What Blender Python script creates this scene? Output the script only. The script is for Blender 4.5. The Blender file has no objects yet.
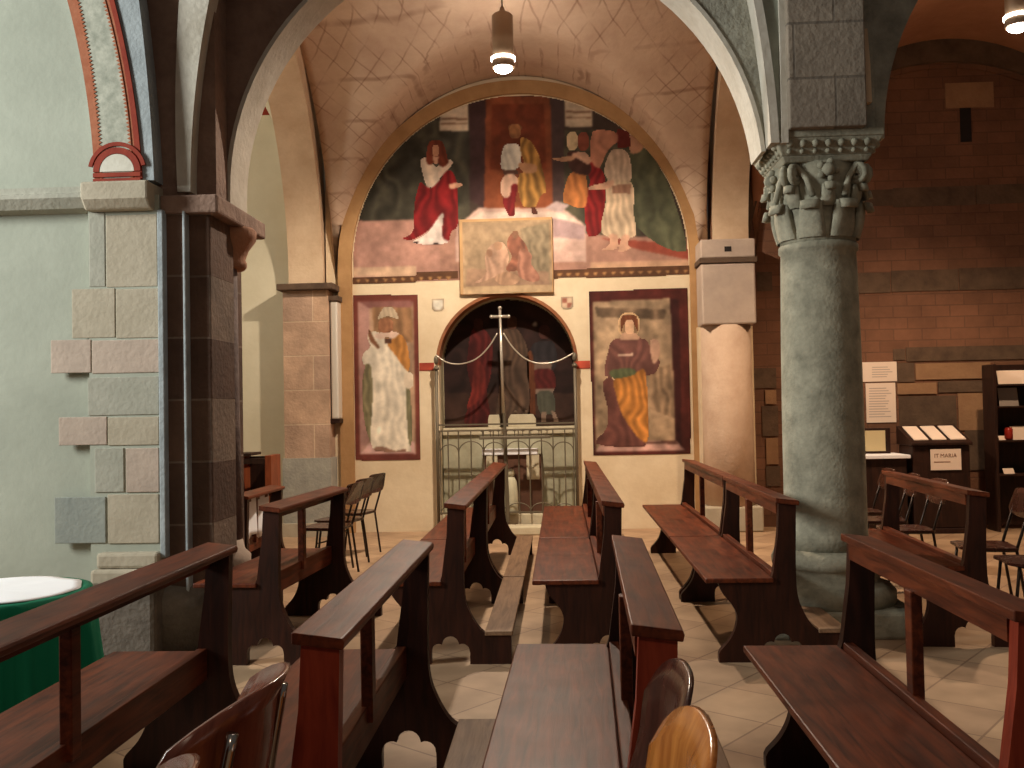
import bpy, bmesh, math, random
import numpy as np
from mathutils import Vector, Matrix
random.seed(7); rng = np.random.default_rng(5)
PI = math.pi
C = bpy.context.scene.collection
SC = bpy.context.scene

# ------------------------------------------------------------------ camera
F, CX, CY = 960.0, 512.0, 384.0
VP, ROLL, EYE = (560.0, 408.0), math.radians(1.2), 1.5
_y = np.array([(VP[0]-CX)/F, -(VP[1]-CY)/F, -1.0]); _y /= np.linalg.norm(_y)
_z = np.array([-math.sin(ROLL), math.cos(ROLL), 0.0]); _z -= _y*(_z@_y); _z /= np.linalg.norm(_z)
_x = np.cross(_y, _z)
RM = np.stack([_x, _y, _z], 1)          # world -> camera
def at(u, v, Y):
    """point of the wall plane at depth Y that the photo shows at pixel u, v"""
    d = RM.T @ np.array([(u-CX)/F, -(v-CY)/F, -1.0]); d = d*Y/d[1]
    return Vector((d[0], Y, EYE+d[2]))
cam = bpy.data.cameras.new('camera'); cam.sensor_width = 36; cam.lens = F/1024*36
cam.clip_end = 100
co = bpy.data.objects.new('camera', cam); C.objects.link(co)
m4 = Matrix.Identity(4)
for i in range(3):
    for j in range(3): m4[i][j] = RM.T[i][j]
m4.translation = (0, 0, EYE)
co.matrix_world = m4
SC.camera = co

# ------------------------------------------------------------------ materials
def lin(c):
    c = c/255.0
    return c/12.92 if c <= 0.04045 else ((c+0.055)/1.055)**2.4
def col(r, g, b): return (lin(r), lin(g), lin(b), 1)
class NT:
    def __init__(s, name):
        s.m = bpy.data.materials.new(name); s.m.use_nodes = True
        s.t = s.m.node_tree; s.b = s.t.nodes['Principled BSDF']
    def n(s, typ, **kw):
        x = s.t.nodes.new(typ)
        for k, v in kw.items():
            if k in x.inputs: x.inputs[k].default_value = v
            else: setattr(x, k, v)
        return x
    def l(s, a, b): s.t.links.new(a, b)
def mottled(name, c1, c2, scale=3.0, rough=0.9, bump=0.3, bscale=30.0, c3=None, det=8.0, spec=0.3, stretch=None):
    N = NT(name)
    tc = N.n('ShaderNodeTexCoord'); src = tc.outputs['Object']
    if stretch:
        mp = N.n('ShaderNodeMapping'); mp.inputs['Scale'].default_value = stretch
        N.l(src, mp.inputs[0]); src = mp.outputs[0]
    nz = N.n('ShaderNodeTexNoise', Scale=scale, Detail=det, Roughness=0.65); N.l(src, nz.inputs['Vector'])
    rp = N.n('ShaderNodeValToRGB'); N.l(nz.outputs['Fac'], rp.inputs[0])
    rp.color_ramp.elements[0].position = 0.32; rp.color_ramp.elements[1].position = 0.68
    rp.color_ramp.elements[0].color = c1; rp.color_ramp.elements[1].color = c2
    if c3:
        e = rp.color_ramp.elements.new(0.78); e.color = c3
    N.l(rp.outputs[0], N.b.inputs['Base Color'])
    N.b.inputs['Roughness'].default_value = rough
    N.b.inputs['Specular IOR Level'].default_value = spec
    if bump:
        n2 = N.n('ShaderNodeTexNoise', Scale=bscale, Detail=5.0); N.l(src, n2.inputs['Vector'])
        bp = N.n('ShaderNodeBump', Strength=bump, Distance=0.02); N.l(n2.outputs['Fac'], bp.inputs['Height'])
        N.l(bp.outputs[0], N.b.inputs['Normal'])
    return N.m
def plain(name, c, rough=0.5, metal=0.0, spec=0.5):
    N = NT(name); N.b.inputs['Base Color'].default_value = c
    N.b.inputs['Roughness'].default_value = rough; N.b.inputs['Metallic'].default_value = metal
    N.b.inputs['Specular IOR Level'].default_value = spec
    nz = N.n('ShaderNodeTexNoise', Scale=12.0, Detail=4.0); tc = N.n('ShaderNodeTexCoord'); N.l(tc.outputs['Object'], nz.inputs['Vector'])
    mr = N.n('ShaderNodeMapRange'); mr.inputs['To Min'].default_value = max(0.02, rough-0.08); mr.inputs['To Max'].default_value = min(1, rough+0.08)
    N.l(nz.outputs['Fac'], mr.inputs['Value']); N.l(mr.outputs[0], N.b.inputs['Roughness'])
    return N.m
def blocks(name, c1, c2, mortar, bw, rh, ms=0.012, rot=(PI/2, 0, 0), rough=0.9, var=2.5, bump=0.5, extra=None, loc=(0,0,0)):
    """courses of stone or brick with uneven colour"""
    N = NT(name)
    tc = N.n('ShaderNodeTexCoord'); mp = N.n('ShaderNodeMapping'); mp.inputs['Rotation'].default_value = rot; mp.inputs['Location'].default_value = loc
    N.l(tc.outputs['Object'], mp.inputs[0])
    br = N.n('ShaderNodeTexBrick'); N.l(mp.outputs[0], br.inputs['Vector'])
    br.inputs['Scale'].default_value = 1.0; br.inputs['Brick Width'].default_value = bw; br.inputs['Row Height'].default_value = rh
    br.inputs['Mortar Size'].default_value = ms; br.inputs['Mortar Smooth'].default_value = 0.3
    br.inputs['Color1'].default_value = c1; br.inputs['Color2'].default_value = c2; br.inputs['Mortar'].default_value = mortar
    nz = N.n('ShaderNodeTexNoise', Scale=var, Detail=8.0, Roughness=0.65); N.l(tc.outputs['Object'], nz.inputs['Vector'])
    mx = N.n('ShaderNodeMix', data_type='RGBA', blend_type='MULTIPLY'); mx.inputs[0].default_value = 0.8
    rp = N.n('ShaderNodeValToRGB'); N.l(nz.outputs['Fac'], rp.inputs[0])
    rp.color_ramp.elements[0].position = 0.3; rp.color_ramp.elements[1].position = 0.7
    rp.color_ramp.elements[0].color = (0.5, 0.47, 0.45, 1); rp.color_ramp.elements[1].color = (1.2, 1.15, 1.1, 1)
    N.l(br.outputs['Color'], mx.inputs[6]); N.l(rp.outputs[0], mx.inputs[7])
    N.l(mx.outputs[2], N.b.inputs['Base Color'])
    N.b.inputs['Roughness'].default_value = rough; N.b.inputs['Specular IOR Level'].default_value = 0.3
    bp = N.n('ShaderNodeBump', Strength=bump, Distance=0.02)
    n2 = N.n('ShaderNodeTexNoise', Scale=25.0, Detail=6.0); N.l(tc.outputs['Object'], n2.inputs['Vector'])
    ma = N.n('ShaderNodeMath', operation='SUBTRACT'); N.l(n2.outputs['Fac'], ma.inputs[0]); N.l(br.outputs['Fac'], ma.inputs[1])
    N.l(ma.outputs[0], bp.inputs['Height']); N.l(bp.outputs[0], N.b.inputs['Normal'])
    return N.m
def wood(name, c1, c2, rough=0.32, stretch=(14, 1.2, 14), spec=0.22, coat=0.0):
    N = NT(name); tc = N.n('ShaderNodeTexCoord'); mp = N.n('ShaderNodeMapping'); mp.inputs['Scale'].default_value = stretch
    N.l(tc.outputs['Object'], mp.inputs[0])
    nz = N.n('ShaderNodeTexNoise', Scale=2.2, Detail=7.0, Roughness=0.6, Distortion=0.6); N.l(mp.outputs[0], nz.inputs['Vector'])
    rp = N.n('ShaderNodeValToRGB'); rp.color_ramp.elements[0].position = 0.35; rp.color_ramp.elements[1].position = 0.7
    rp.color_ramp.elements[0].color = c1; rp.color_ramp.elements[1].color = c2
    N.l(nz.outputs['Fac'], rp.inputs[0]); N.l(rp.outputs[0], N.b.inputs['Base Color'])
    mr = N.n('ShaderNodeMapRange'); mr.inputs['To Min'].default_value = rough-0.07; mr.inputs['To Max'].default_value = rough+0.12
    n2 = N.n('ShaderNodeTexNoise', Scale=5.0, Detail=4.0); N.l(tc.outputs['Object'], n2.inputs['Vector'])
    N.l(n2.outputs['Fac'], mr.inputs['Value']); N.l(mr.outputs[0], N.b.inputs['Roughness'])
    bp = N.n('ShaderNodeBump', Strength=0.12, Distance=0.01); N.l(nz.outputs['Fac'], bp.inputs['Height']); N.l(bp.outputs[0], N.b.inputs['Normal'])
    N.b.inputs['Specular IOR Level'].default_value = spec
    N.b.inputs['Coat Weight'].default_value = coat; N.b.inputs['Coat Roughness'].default_value = 0.2
    return N.m
def emit(name, c, s):
    N = NT(name); N.b.inputs['Base Color'].default_value = c
    N.b.inputs['Emission Color'].default_value = c; N.b.inputs['Emission Strength'].default_value = s
    return N.m
def painted(name, rough=0.85):
    N = NT(name); a = N.n('ShaderNodeVertexColor', layer_name='pigment')
    tc = N.n('ShaderNodeTexCoord'); nz = N.n('ShaderNodeTexNoise', Scale=9.0, Detail=8.0, Roughness=0.7); N.l(tc.outputs['Object'], nz.inputs['Vector'])
    rp = N.n('ShaderNodeValToRGB'); rp.color_ramp.elements[0].position = 0.3; rp.color_ramp.elements[1].position = 0.75
    rp.color_ramp.elements[0].color = (0.82, 0.8, 0.78, 1); rp.color_ramp.elements[1].color = (1.12, 1.1, 1.08, 1)
    N.l(nz.outputs['Fac'], rp.inputs[0])
    mx = N.n('ShaderNodeMix', data_type='RGBA', blend_type='MULTIPLY'); mx.inputs[0].default_value = 1.0
    N.l(a.outputs['Color'], mx.inputs[6]); N.l(rp.outputs[0], mx.inputs[7]); N.l(mx.outputs[2], N.b.inputs['Base Color'])
    N.b.inputs['Roughness'].default_value = rough; N.b.inputs['Specular IOR Level'].default_value = 0.25
    return N.m

M = {}
M['fresco'] = painted('fresco_paint')
M['plaster_nave'] = mottled('nave_plaster', col(152,154,140), col(170,172,157), 1.2, 0.9, 0.12, 18)
M['plaster_white'] = mottled('white_plaster', col(196,186,160), col(212,204,180), 1.0, 0.9, 0.1, 18)
M['plaster_chapel'] = mottled('chapel_plaster', col(204,182,150), col(224,206,176), 1.6, 0.9, 0.2, 14, c3=col(190,160,122))
M['soffit'] = mottled('pale_soffit_plaster', col(176,166,150), col(200,192,178), 4, 0.9, 0.3, 25)
M['stone_grey'] = mottled('grey_stone', col(120,116,104), col(168,164,148), 5, 0.9, 0.7, 30)
M['stone_col'] = mottled('column_granite', col(118,114,98), col(164,158,138), 7, 0.85, 0.3, 40, c3=col(104,98,82))
M['stone_brown_shade'] = mottled('brown_stone_shaded', col(120,94,80), col(146,118,102), 5, 0.9, 0.6, 25)  # browner than grey_stone: shade of the left recess put into the colour
M['stone_purple'] = mottled('mauve_stone', col(92,78,76), col(128,112,106), 5, 0.9, 0.5, 25)
M['block_stone'] = blocks('pilaster_blocks', col(150,138,124), col(124,114,102), col(112,103,93), 0.52, 0.36, 0.008)
M['block_pier_shade'] = blocks('pier_blocks_shaded', col(104,80,66), col(84,64,54), col(120,104,92), 0.9, 0.40, 0.008)  # pier stone darkened to carry the shadow of the quoin corner
M['pilaster_tan'] = blocks('tan_pilaster_blocks', col(196,164,138), col(178,150,130), col(206,182,156), 0.9, 0.42, 0.008, loc=(0.3,0.1,0))
M['brick'] = blocks('red_brick', col(124,88,68), col(110,78,60), col(104,74,58), 0.34, 0.14, 0.008, rot=(PI/2,0,0), var=1.4, bump=0.4)
M['dark_band'] = mottled('dark_stone_course', col(74,58,46), col(100,80,64), 4, 0.9, 0.4, 25)
M['tan_band'] = mottled('tan_stone_course', col(132,100,74), col(150,116,86), 4, 0.9, 0.4, 25)
M['brick_vault'] = mottled('orange_vault_plaster', col(150,104,78), col(172,124,94), 3, 0.9, 0.3, 25)
M['red_paint'] = mottled('red_paint', col(128,44,30), col(150,60,40), 8, 0.85, 0.1)
M['orange_paint'] = mottled('orange_red_paint', col(152,84,56), col(172,110,80), 10, 0.85, 0.1)
M['cream_paint'] = mottled('cream_paint', col(196,188,172), col(214,208,194), 8, 0.85, 0.1)
M['grey_band_paint'] = mottled('grey_green_paint', col(140,142,128), col(190,188,172), 14, 0.85, 0.1, c3=col(110,112,100))
M['bluegrey_lit'] = mottled('blue_grey_lit_stone', col(140,146,148), col(168,174,176), 4, 0.9, 0.3)  # pale blue-grey stands for cool light caught by projecting edges
M['pew'] = wood('pew_walnut', col(60,25,13), col(112,52,27), 0.42)
M['pew_dark'] = wood('pew_panel_walnut', col(34,16,10), col(58,28,17), 0.42, (12,12,1.4))
M['pew_lit'] = wood('pew_panel_lit', col(112,38,24), col(148,60,38), 0.4, (12,12,1.4))  # panel wood made redder and lighter: light on near ends put into colour
M['pew_light'] = wood('kneeler_wood', col(104,78,58), col(140,110,84), 0.5)
M['chair_orange'] = wood('varnished_plywood', col(150,84,34), col(196,124,58), 0.2, (10,10,1.2), coat=0.5)
M['chair_brown'] = wood('brown_plywood', col(96,48,34), col(130,72,52), 0.22, (10,10,1.2), coat=0.5)
M['chair_dark'] = wood('dark_plywood', col(46,22,16), col(72,36,26), 0.25, (10,10,1.2), coat=0.4)
M['tube_dark'] = plain('dark_metal_tube', col(52,44,40), 0.3, 0.8)
M['chrome'] = plain('chrome_tube', col(170,165,160), 0.18, 1.0)
M['iron'] = plain('wrought_iron', col(104,94,78), 0.55, 0.4)
M['silver'] = plain('silvered_metal', col(190,180,165), 0.35, 0.6)
M['green_cloth'] = plain('green_cloth', col(8,108,78), 0.8, 0, 0.2)
M['white_cloth'] = plain('white_cloth', col(232,232,236), 0.85, 0, 0.2)
M['paper'] = plain('paper', col(226,206,190), 0.8, 0, 0.2)
M['paper_y'] = plain('yellowish_paper', col(196,178,138), 0.8, 0, 0.2)
M['ink'] = plain('brown_ink', col(120,84,66), 0.8, 0, 0.2)
M['ink_grey'] = plain('grey_ink', col(176,160,152), 0.8, 0, 0.2)
M['cab'] = wood('cabinet_dark_wood', col(34,20,16), col(54,32,24), 0.45, (12,12,1.5))
M['cab_red'] = wood('cabinet_red_wood', col(110,52,30), col(142,74,44), 0.4, (12,12,1.5))
M['lamp_body'] = plain('lamp_body_brown', col(140,116,92), 0.45, 0.2)
M['lamp_glow'] = emit('lamp_bulb', (1, 0.93, 0.82, 1), 30)
M['lamp_ring'] = emit('lamp_diffuser', (1, 0.93, 0.82, 1), 12)
M['ochre'] = mottled('ochre_band', col(156,118,78), col(180,140,96), 3, 0.9, 0.15)
M['niche_wall'] = mottled('niche_plaster', col(150,138,110), col(178,166,138), 3, 0.9, 0.2)
M['altar'] = mottled('altar_stone', col(176,164,138), col(200,190,164), 4, 0.85, 0.2)
M['altar_dark'] = mottled('altar_brown_panel', col(74,48,36), col(98,66,50), 4, 0.7, 0.1)
M['pinkstone'] = mottled('pink_stone', col(168,150,136), col(186,166,150), 4, 0.9, 0.22)
M['tanstone'] = mottled('tan_stone', col(162,150,130), col(180,168,148), 4, 0.9, 0.22)
M['greystone'] = mottled('quoin_grey_stone', col(150,148,134), col(168,164,150), 4, 0.9, 0.22)
M['bluestone'] = mottled('quoin_blue_stone', col(132,136,130), col(152,154,144), 4, 0.9, 0.22)

def floor_mat():
    N = NT('terracotta_floor_tiles'); tc = N.n('ShaderNodeTexCoord'); mp = N.n('ShaderNodeMapping')
    mp.inputs['Rotation'].default_value = (0, 0, math.radians(38)); N.l(tc.outputs['Object'], mp.inputs[0])
    br = N.n('ShaderNodeTexBrick', offset=0.0); N.l(mp.outputs[0], br.inputs['Vector'])
    for k, v in (('Scale', 1.0), ('Brick Width', 0.42), ('Row Height', 0.42), ('Mortar Size', 0.006)): br.inputs[k].default_value = v
    br.inputs['Color1'].default_value = col(176,146,116); br.inputs['Color2'].default_value = col(158,128,102); br.inputs['Mortar'].default_value = col(132,104,82)
    nz = N.n('ShaderNodeTexNoise', Scale=3.0, Detail=8.0); N.l(tc.outputs['Object'], nz.inputs['Vector'])
    rp = N.n('ShaderNodeValToRGB'); N.l(nz.outputs['Fac'], rp.inputs[0]); rp.color_ramp.elements[0].position = 0.3; rp.color_ramp.elements[1].position = 0.7
    rp.color_ramp.elements[0].color = (0.7, 0.68, 0.66, 1); rp.color_ramp.elements[1].color = (1.1, 1.1, 1.1, 1)
    mx = N.n('ShaderNodeMix', data_type='RGBA', blend_type='MULTIPLY'); mx.inputs[0].default_value = 1
    N.l(br.outputs['Color'], mx.inputs[6]); N.l(rp.outputs[0], mx.inputs[7]); N.l(mx.outputs[2], N.b.inputs['Base Color'])
    N.b.inputs['Roughness'].default_value = 0.5; N.b.inputs['Specular IOR Level'].default_value = 0.35
    bp = N.n('ShaderNodeBump', Strength=0.25, Distance=0.01); bp.invert = True
    N.l(br.outputs['Fac'], bp.inputs['Height']); N.l(bp.outputs[0], N.b.inputs['Normal'])
    return N.m
M['floor'] = floor_mat()
def vault_mat():
    """plaster with painted crossing joints of mock brickwork"""
    N = NT('vault_painted_joints'); tc = N.n('ShaderNodeTexCoord')
    base = N.n('ShaderNodeTexNoise', Scale=1.6, Detail=8.0, Roughness=0.65); N.l(tc.outputs['Object'], base.inputs['Vector'])
    rp = N.n('ShaderNodeValToRGB'); N.l(base.outputs['Fac'], rp.inputs[0])
    rp.color_ramp.elements[0].position = 0.3; rp.color_ramp.elements[1].position = 0.7
    rp.color_ramp.elements[0].color = col(180,150,128); rp.color_ramp.elements[1].color = col(208,182,158)
    prev = rp.outputs[0]
    for ang, h in ((0.62, 0.15), (-0.62, 0.15), (0.05, 0.36)):
        mp = N.n('ShaderNodeMapping'); mp.inputs['Rotation'].default_value = (0, ang, 0.35*ang); N.l(tc.outputs['Object'], mp.inputs[0])
        wv = N.n('ShaderNodeTexWave', wave_type='BANDS', bands_direction='Z'); N.l(mp.outputs[0], wv.inputs['Vector'])
        wv.inputs['Scale'].default_value = 0.314/h*2*0.5; wv.inputs['Distortion'].default_value = 1.2; wv.inputs['Detail'].default_value = 3
        wv.inputs['Detail Scale'].default_value = 1.2
        r2 = N.n('ShaderNodeValToRGB'); r2.color_ramp.elements[0].position = 0.0; r2.color_ramp.elements[1].position = 0.03
        r2.color_ramp.elements[0].color = (1,1,1,1); r2.color_ramp.elements[1].color = (0,0,0,1)
        N.l(wv.outputs['Fac'], r2.inputs[0])
        n3 = N.n('ShaderNodeTexNoise', Scale=2.5, Detail=3.0); N.l(tc.outputs['Object'], n3.inputs['Vector'])
        mr = N.n('ShaderNodeMapRange'); mr.inputs['From Min'].default_value = 0.4; mr.inputs['From Max'].default_value = 0.6; mr.inputs['To Max'].default_value = 0.45
        N.l(n3.outputs['Fac'], mr.inputs['Value'])
        mu = N.n('ShaderNodeMath', operation='MULTIPLY'); N.l(r2.outputs[0], mu.inputs[0]); N.l(mr.outputs[0], mu.inputs[1])
        mx = N.n('ShaderNodeMix', data_type='RGBA'); N.l(mu.outputs[0], mx.inputs[0]); N.l(prev, mx.inputs[6]); mx.inputs[7].default_value = col(112,70,50)
        prev = mx.outputs[2]
    N.l(prev, N.b.inputs['Base Color']); N.b.inputs['Roughness'].default_value = 0.9
    n2 = N.n('ShaderNodeTexNoise', Scale=10.0, Detail=5.0); N.l(tc.outputs['Object'], n2.inputs['Vector'])
    bp = N.n('ShaderNodeBump', Strength=0.25, Distance=0.03); N.l(n2.outputs['Fac'], bp.inputs['Height']); N.l(bp.outputs[0], N.b.inputs['Normal'])
    return N.m
M['vault'] = vault_mat()

# ------------------------------------------------------------------ mesh helpers
def obj(name, bm, m, parent=None, smooth=False, bevel=0.0, loc=None):
    me = bpy.data.meshes.new(name)
    bmesh.ops.recalc_face_normals(bm, faces=bm.faces)
    bm.to_mesh(me); bm.free()
    if m: me.materials.append(m)
    o = bpy.data.objects.new(name, me); C.objects.link(o)
    if smooth:
        for p in me.polygons: p.use_smooth = True
    if bevel:
        b = o.modifiers.new('edge', 'BEVEL'); b.width = bevel; b.segments = 2; b.limit_method = 'ANGLE'; b.angle_limit = math.radians(40)
    if parent: o.parent = parent
    if loc: o.location = loc
    return o
def tag(o, label, cat, group=None):
    o['label'] = label; o['category'] = cat
    if group: o['group'] = group
    return o
def thing(name, label, cat, loc=(0,0,0), rz=0.0, group=None):
    o = bpy.data.objects.new(name, None); C.objects.link(o); o.location = loc; o.rotation_euler = (0,0,rz)
    o.empty_display_size = 0.1
    return tag(o, label, cat, group)
def struct(name, bm, m, parent=None, **kw):
    o = obj(name, bm, m, parent, **kw)
    if not parent: o['kind'] = 'structure'
    return o
def new(): return bmesh.new()
def box(bm, x0, x1, y0, y1, z0, z1):
    v = [bm.verts.new((x,y,z)) for x in (x0,x1) for y in (y0,y1) for z in (z0,z1)]
    for f in ((0,1,3,2),(4,6,7,5),(0,4,5,1),(2,3,7,6),(0,2,6,4),(1,5,7,3)): bm.faces.new([v[i] for i in f])
    return bm
def prism(bm, pts, a, b, axis='y'):
    """polygon pts (in the two other axes) pushed from a to b along an axis"""
    def P(p, t):
        return {'y': (p[0], t, p[1]), 'x': (t, p[0], p[1]), 'z': (p[0], p[1], t)}[axis]
    A = [bm.verts.new(P(p, a)) for p in pts]; B = [bm.verts.new(P(p, b)) for p in pts]
    n = len(pts)
    fs = [bm.faces.new(A), bm.faces.new(B[::-1])]
    for i in range(n): bm.faces.new((A[i], B[i], B[(i+1)%n], A[(i+1)%n]))
    if n > 4:
        for f in fs: f.normal_update()
        bmesh.ops.triangulate(bm, faces=fs, ngon_method='EAR_CLIP')
    return bm
def tube(bm, pts, r, seg=8, caps=True):
    pts = [Vector(p) for p in pts]; rings = []
    up = None
    for i, p in enumerate(pts):
        d = (pts[min(i+1, len(pts)-1)]-pts[max(i-1, 0)])
        d = d.normalized() if d.length > 1e-9 else Vector((0,0,1))
        if up is None: up = Vector((0,0,1)) if abs(d.z) < 0.9 else Vector((1,0,0))
        s = d.cross(up).normalized(); t = s.cross(d).normalized(); up = t
        rr = r[i] if isinstance(r, (list, tuple)) else r
        rings.append([bm.verts.new(p+(s*math.cos(k*2*PI/seg)+t*math.sin(k*2*PI/seg))*rr) for k in range(seg)])
    for a, b in zip(rings, rings[1:]):
        for k in range(seg): bm.faces.new((a[k], a[(k+1)%seg], b[(k+1)%seg], b[k]))
    if caps: bm.faces.new(rings[0][::-1]); bm.faces.new(rings[-1])
    return bm
def lathe(bm, prof, cx=0, cy=0, seg=40, a0=0.0, a1=2*PI):
    full = abs(a1-a0-2*PI) < 1e-6
    n = seg if full else seg+1
    rings = [[bm.verts.new((cx+r*math.cos(a0+(a1-a0)*k/seg), cy+r*math.sin(a0+(a1-a0)*k/seg), z)) for k in range(n)] for r, z in prof]
    for a, b in zip(rings, rings[1:]):
        for k in range(seg):
            k2 = (k+1) % n
            bm.faces.new((a[k], a[k2], b[k2], b[k]))
    if full:
        if prof[0][0] > 1e-4: bm.faces.new(rings[0][::-1])
        if prof[-1][0] > 1e-4: bm.faces.new(rings[-1])
    return bm
def ball(bm, c, r, sx=1, sy=1, sz=1, seg=12):
    mat = Matrix.Translation(c) @ Matrix.Diagonal((r*sx, r*sy, r*sz, 1))
    bmesh.ops.create_uvsphere(bm, u_segments=seg, v_segments=max(6, seg//2+2), radius=1, matrix=mat)
    return bm
def catmull(pts, n=5, closed=True):
    out = []; L = len(pts)
    rngi = range(L) if closed else range(L-1)
    for i in rngi:
        g = (lambda k: pts[k % L]) if closed else (lambda k: pts[min(max(k,0),L-1)])
        p0, p1, p2, p3 = g(i-1), g(i), g(i+1), g(i+2)
        for j in range(n):
            t = j/n
            out.append(tuple(0.5*((2*p1[a])+(-p0[a]+p2[a])*t+(2*p0[a]-5*p1[a]+4*p2[a]-p3[a])*t*t+(-p0[a]+3*p1[a]-3*p2[a]+p3[a])*t**3) for a in range(len(p1))))
    if not closed: out.append(tuple(pts[-1]))
    return out
def arc(cx, cz, r, a0, a1, n):
    return [(cx+r*math.cos(a0+(a1-a0)*i/n), cz+r*math.sin(a0+(a1-a0)*i/n)) for i in range(n+1)]
def strip(bm, inner, outer, y0, y1):
    """solid band between two polylines (x,z) of equal length, from y0 to y1"""
    n = len(inner)
    V = [[bm.verts.new((p[0], y, p[1])) for p in line] for y in (y0, y1) for line in (inner, outer)]
    a, b, c, d = V
    for i in range(n-1):
        for q, w in ((a,b),(b,d),(d,c),(c,a)): bm.faces.new((q[i], q[i+1], w[i+1], w[i]))
    for i in (0, n-1): bm.faces.new((a[i], b[i], d[i], c[i]))
    return bm
def pxrect(bm, u0, v0, u1, v1, Y, dy):
    """upright slab on a wall plane: front face at Y-dy"""
    p, q = at((u0+u1)/2, v0, Y), at((u0+u1)/2, v1, Y)
    a, b = at(u0, (v0+v1)/2, Y), at(u1, (v0+v1)/2, Y)
    return box(bm, a.x, b.x, Y-dy, Y, q.z, p.z)

# ------------------------------------------------------------------ painted walls
def inpoly(px, pz, poly):
    c = np.zeros(px.shape, bool); n = len(poly)
    for i in range(n):
        x0, z0 = poly[i]; x1, z1 = poly[(i+1) % n]
        if z0 == z1: continue
        h = ((z0 > pz) != (z1 > pz)) & (px < (x1-x0)*(pz-z0)/(z1-z0)+x0)
        c ^= h
    return c
def blur(a, k):
    for _ in range(k):
        p = np.pad(a, [(1,1),(1,1)]+[(0,0)]*(a.ndim-2), mode='edge')
        a = (p[:-2,1:-1]+p[2:,1:-1]+p[1:-1,:-2]+p[1:-1,2:]+2*p[1:-1,1:-1])/6
    return a
def noise2(h, w, cells):
    out = np.zeros((h, w))
    for c, amp in cells:
        gh, gw = max(2, int(h/c)+2), max(2, int(w/c)+2)
        g = rng.random((gh, gw))
        yy = np.linspace(0, gh-1.001, h); xx = np.linspace(0, gw-1.001, w)
        yi, xi = yy.astype(int), xx.astype(int); fy, fx = (yy-yi)[:,None], (xx-xi)[None]
        fy = fy*fy*(3-2*fy); fx = fx*fx*(3-2*fx)
        v = g[yi][:,xi]*(1-fy)*(1-fx)+g[yi+1][:,xi]*fy*(1-fx)+g[yi][:,xi+1]*(1-fy)*fx+g[yi+1][:,xi+1]*fy*fx
        out += amp*(v-0.5)
    return out
def fresco(name, Y, polys, parent=None, off=0.0, cell=0.0125, soft=2, mott=0.12, clip=None, sat=0.86, dim=1.0):
    """thin layer of paint on the wall plane Y. polys: (pixel outline, rgb, fold amount, fold count, smooth)"""
    W = []
    for p in polys:
        pts = catmull(p[0], 4) if (len(p) > 4 and p[4]) else p[0]
        W.append([(q.x, q.z) for q in (at(u, v, Y) for u, v in pts)])
    x0 = min(x for w in W for x, z in w); x1 = max(x for w in W for x, z in w)
    z0 = min(z for w in W for x, z in w); z1 = max(z for w in W for x, z in w)
    nx, nz = int((x1-x0)/cell)+2, int((z1-z0)/cell)+2
    X, Z = np.meshgrid(x0+(x1-x0)*np.arange(nx)/(nx-1), z0+(z1-z0)*np.arange(nz)/(nz-1))
    mask = np.zeros(X.shape, bool); rgb = np.zeros(X.shape+(3,))
    for w, p in zip(W, polys):
        k = inpoly(X, Z, w); mask |= k
        c = np.array(p[1], float)
        sh = np.ones(X.shape)
        if len(p) > 2 and p[2]:
            wob = noise2(nz, nx, ((14, 1.0), (30, 1.5)))
            wd = max(x for x, z in w)-min(x for x, z in w)
            sh += .75*p[2]*np.sin(((X-min(x for x, z in w))/max(wd, .05)*p[3]+wob*0.9+(Z-z0)*0.35)*2*PI)
        rgb[k] = (c[None]*sh[k][:,None])
    if clip is not None: mask &= clip(X, Z)
    mf = mask.astype(float)
    num = blur(rgb*mf[...,None], soft); den = blur(mf, soft)[...,None]
    rgb = np.where(den > 1e-3, num/np.maximum(den, 1e-3), rgb)
    rgb *= 1+mott*2*noise2(nz, nx, ((5, .5), (12, .8), (30, .8)))[...,None]
    rgb = sat*rgb+(1-sat)*rgb.mean(-1, keepdims=True); rgb = np.clip(rgb*dim, 2, 245)/255
    L = np.where(rgb <= 0.04045, rgb/12.92, ((rgb+0.055)/1.055)**2.4)
    idx = -np.ones(X.shape, int)
    cellm = (mask[:-1,:-1].astype(int)+mask[1:,:-1]+mask[:-1,1:]+mask[1:,1:]) >= 3
    use = np.zeros(X.shape, bool)
    use[:-1,:-1] |= cellm; use[1:,:-1] |= cellm; use[:-1,1:] |= cellm; use[1:,1:] |= cellm
    idx[use] = np.arange(use.sum())
    ys = np.full(use.sum(), Y-off)
    verts = np.stack([X[use], ys, Z[use]], 1)
    jj, ii = np.nonzero(cellm)
    faces = np.stack([idx[jj,ii], idx[jj,ii+1], idx[jj+1,ii+1], idx[jj+1,ii]], 1)
    me = bpy.data.meshes.new(name); me.from_pydata(verts.tolist(), [], faces.tolist()); me.update()
    at_ = me.color_attributes.new('pigment', 'FLOAT_COLOR', 'POINT')
    c4 = np.ones((use.sum(), 4)); c4[:, :3] = L[use]
    at_.data.foreach_set('color', c4.astype(np.float32).ravel())
    me.materials.append(M['fresco'])
    o = bpy.data.objects.new(name, me); C.objects.link(o)
    if parent: o.parent = parent
    return o
def Z(scale, ox, oy, pts): return [(ox+x/scale, oy+y/scale) for x, y in pts]
def ell(cx, cy, rx, ry, n=12): return [(cx+rx*math.cos(2*PI*k/n), cy+ry*math.sin(2*PI*k/n)) for k in range(n)]

# ================================================================== THE SETTING
YB = 11.9                                   # back wall of the aisle
fl = box(new(), -9, 9, -1.5, 12.9, -0.2, 0); struct('floor', fl, M['floor'])

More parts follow.
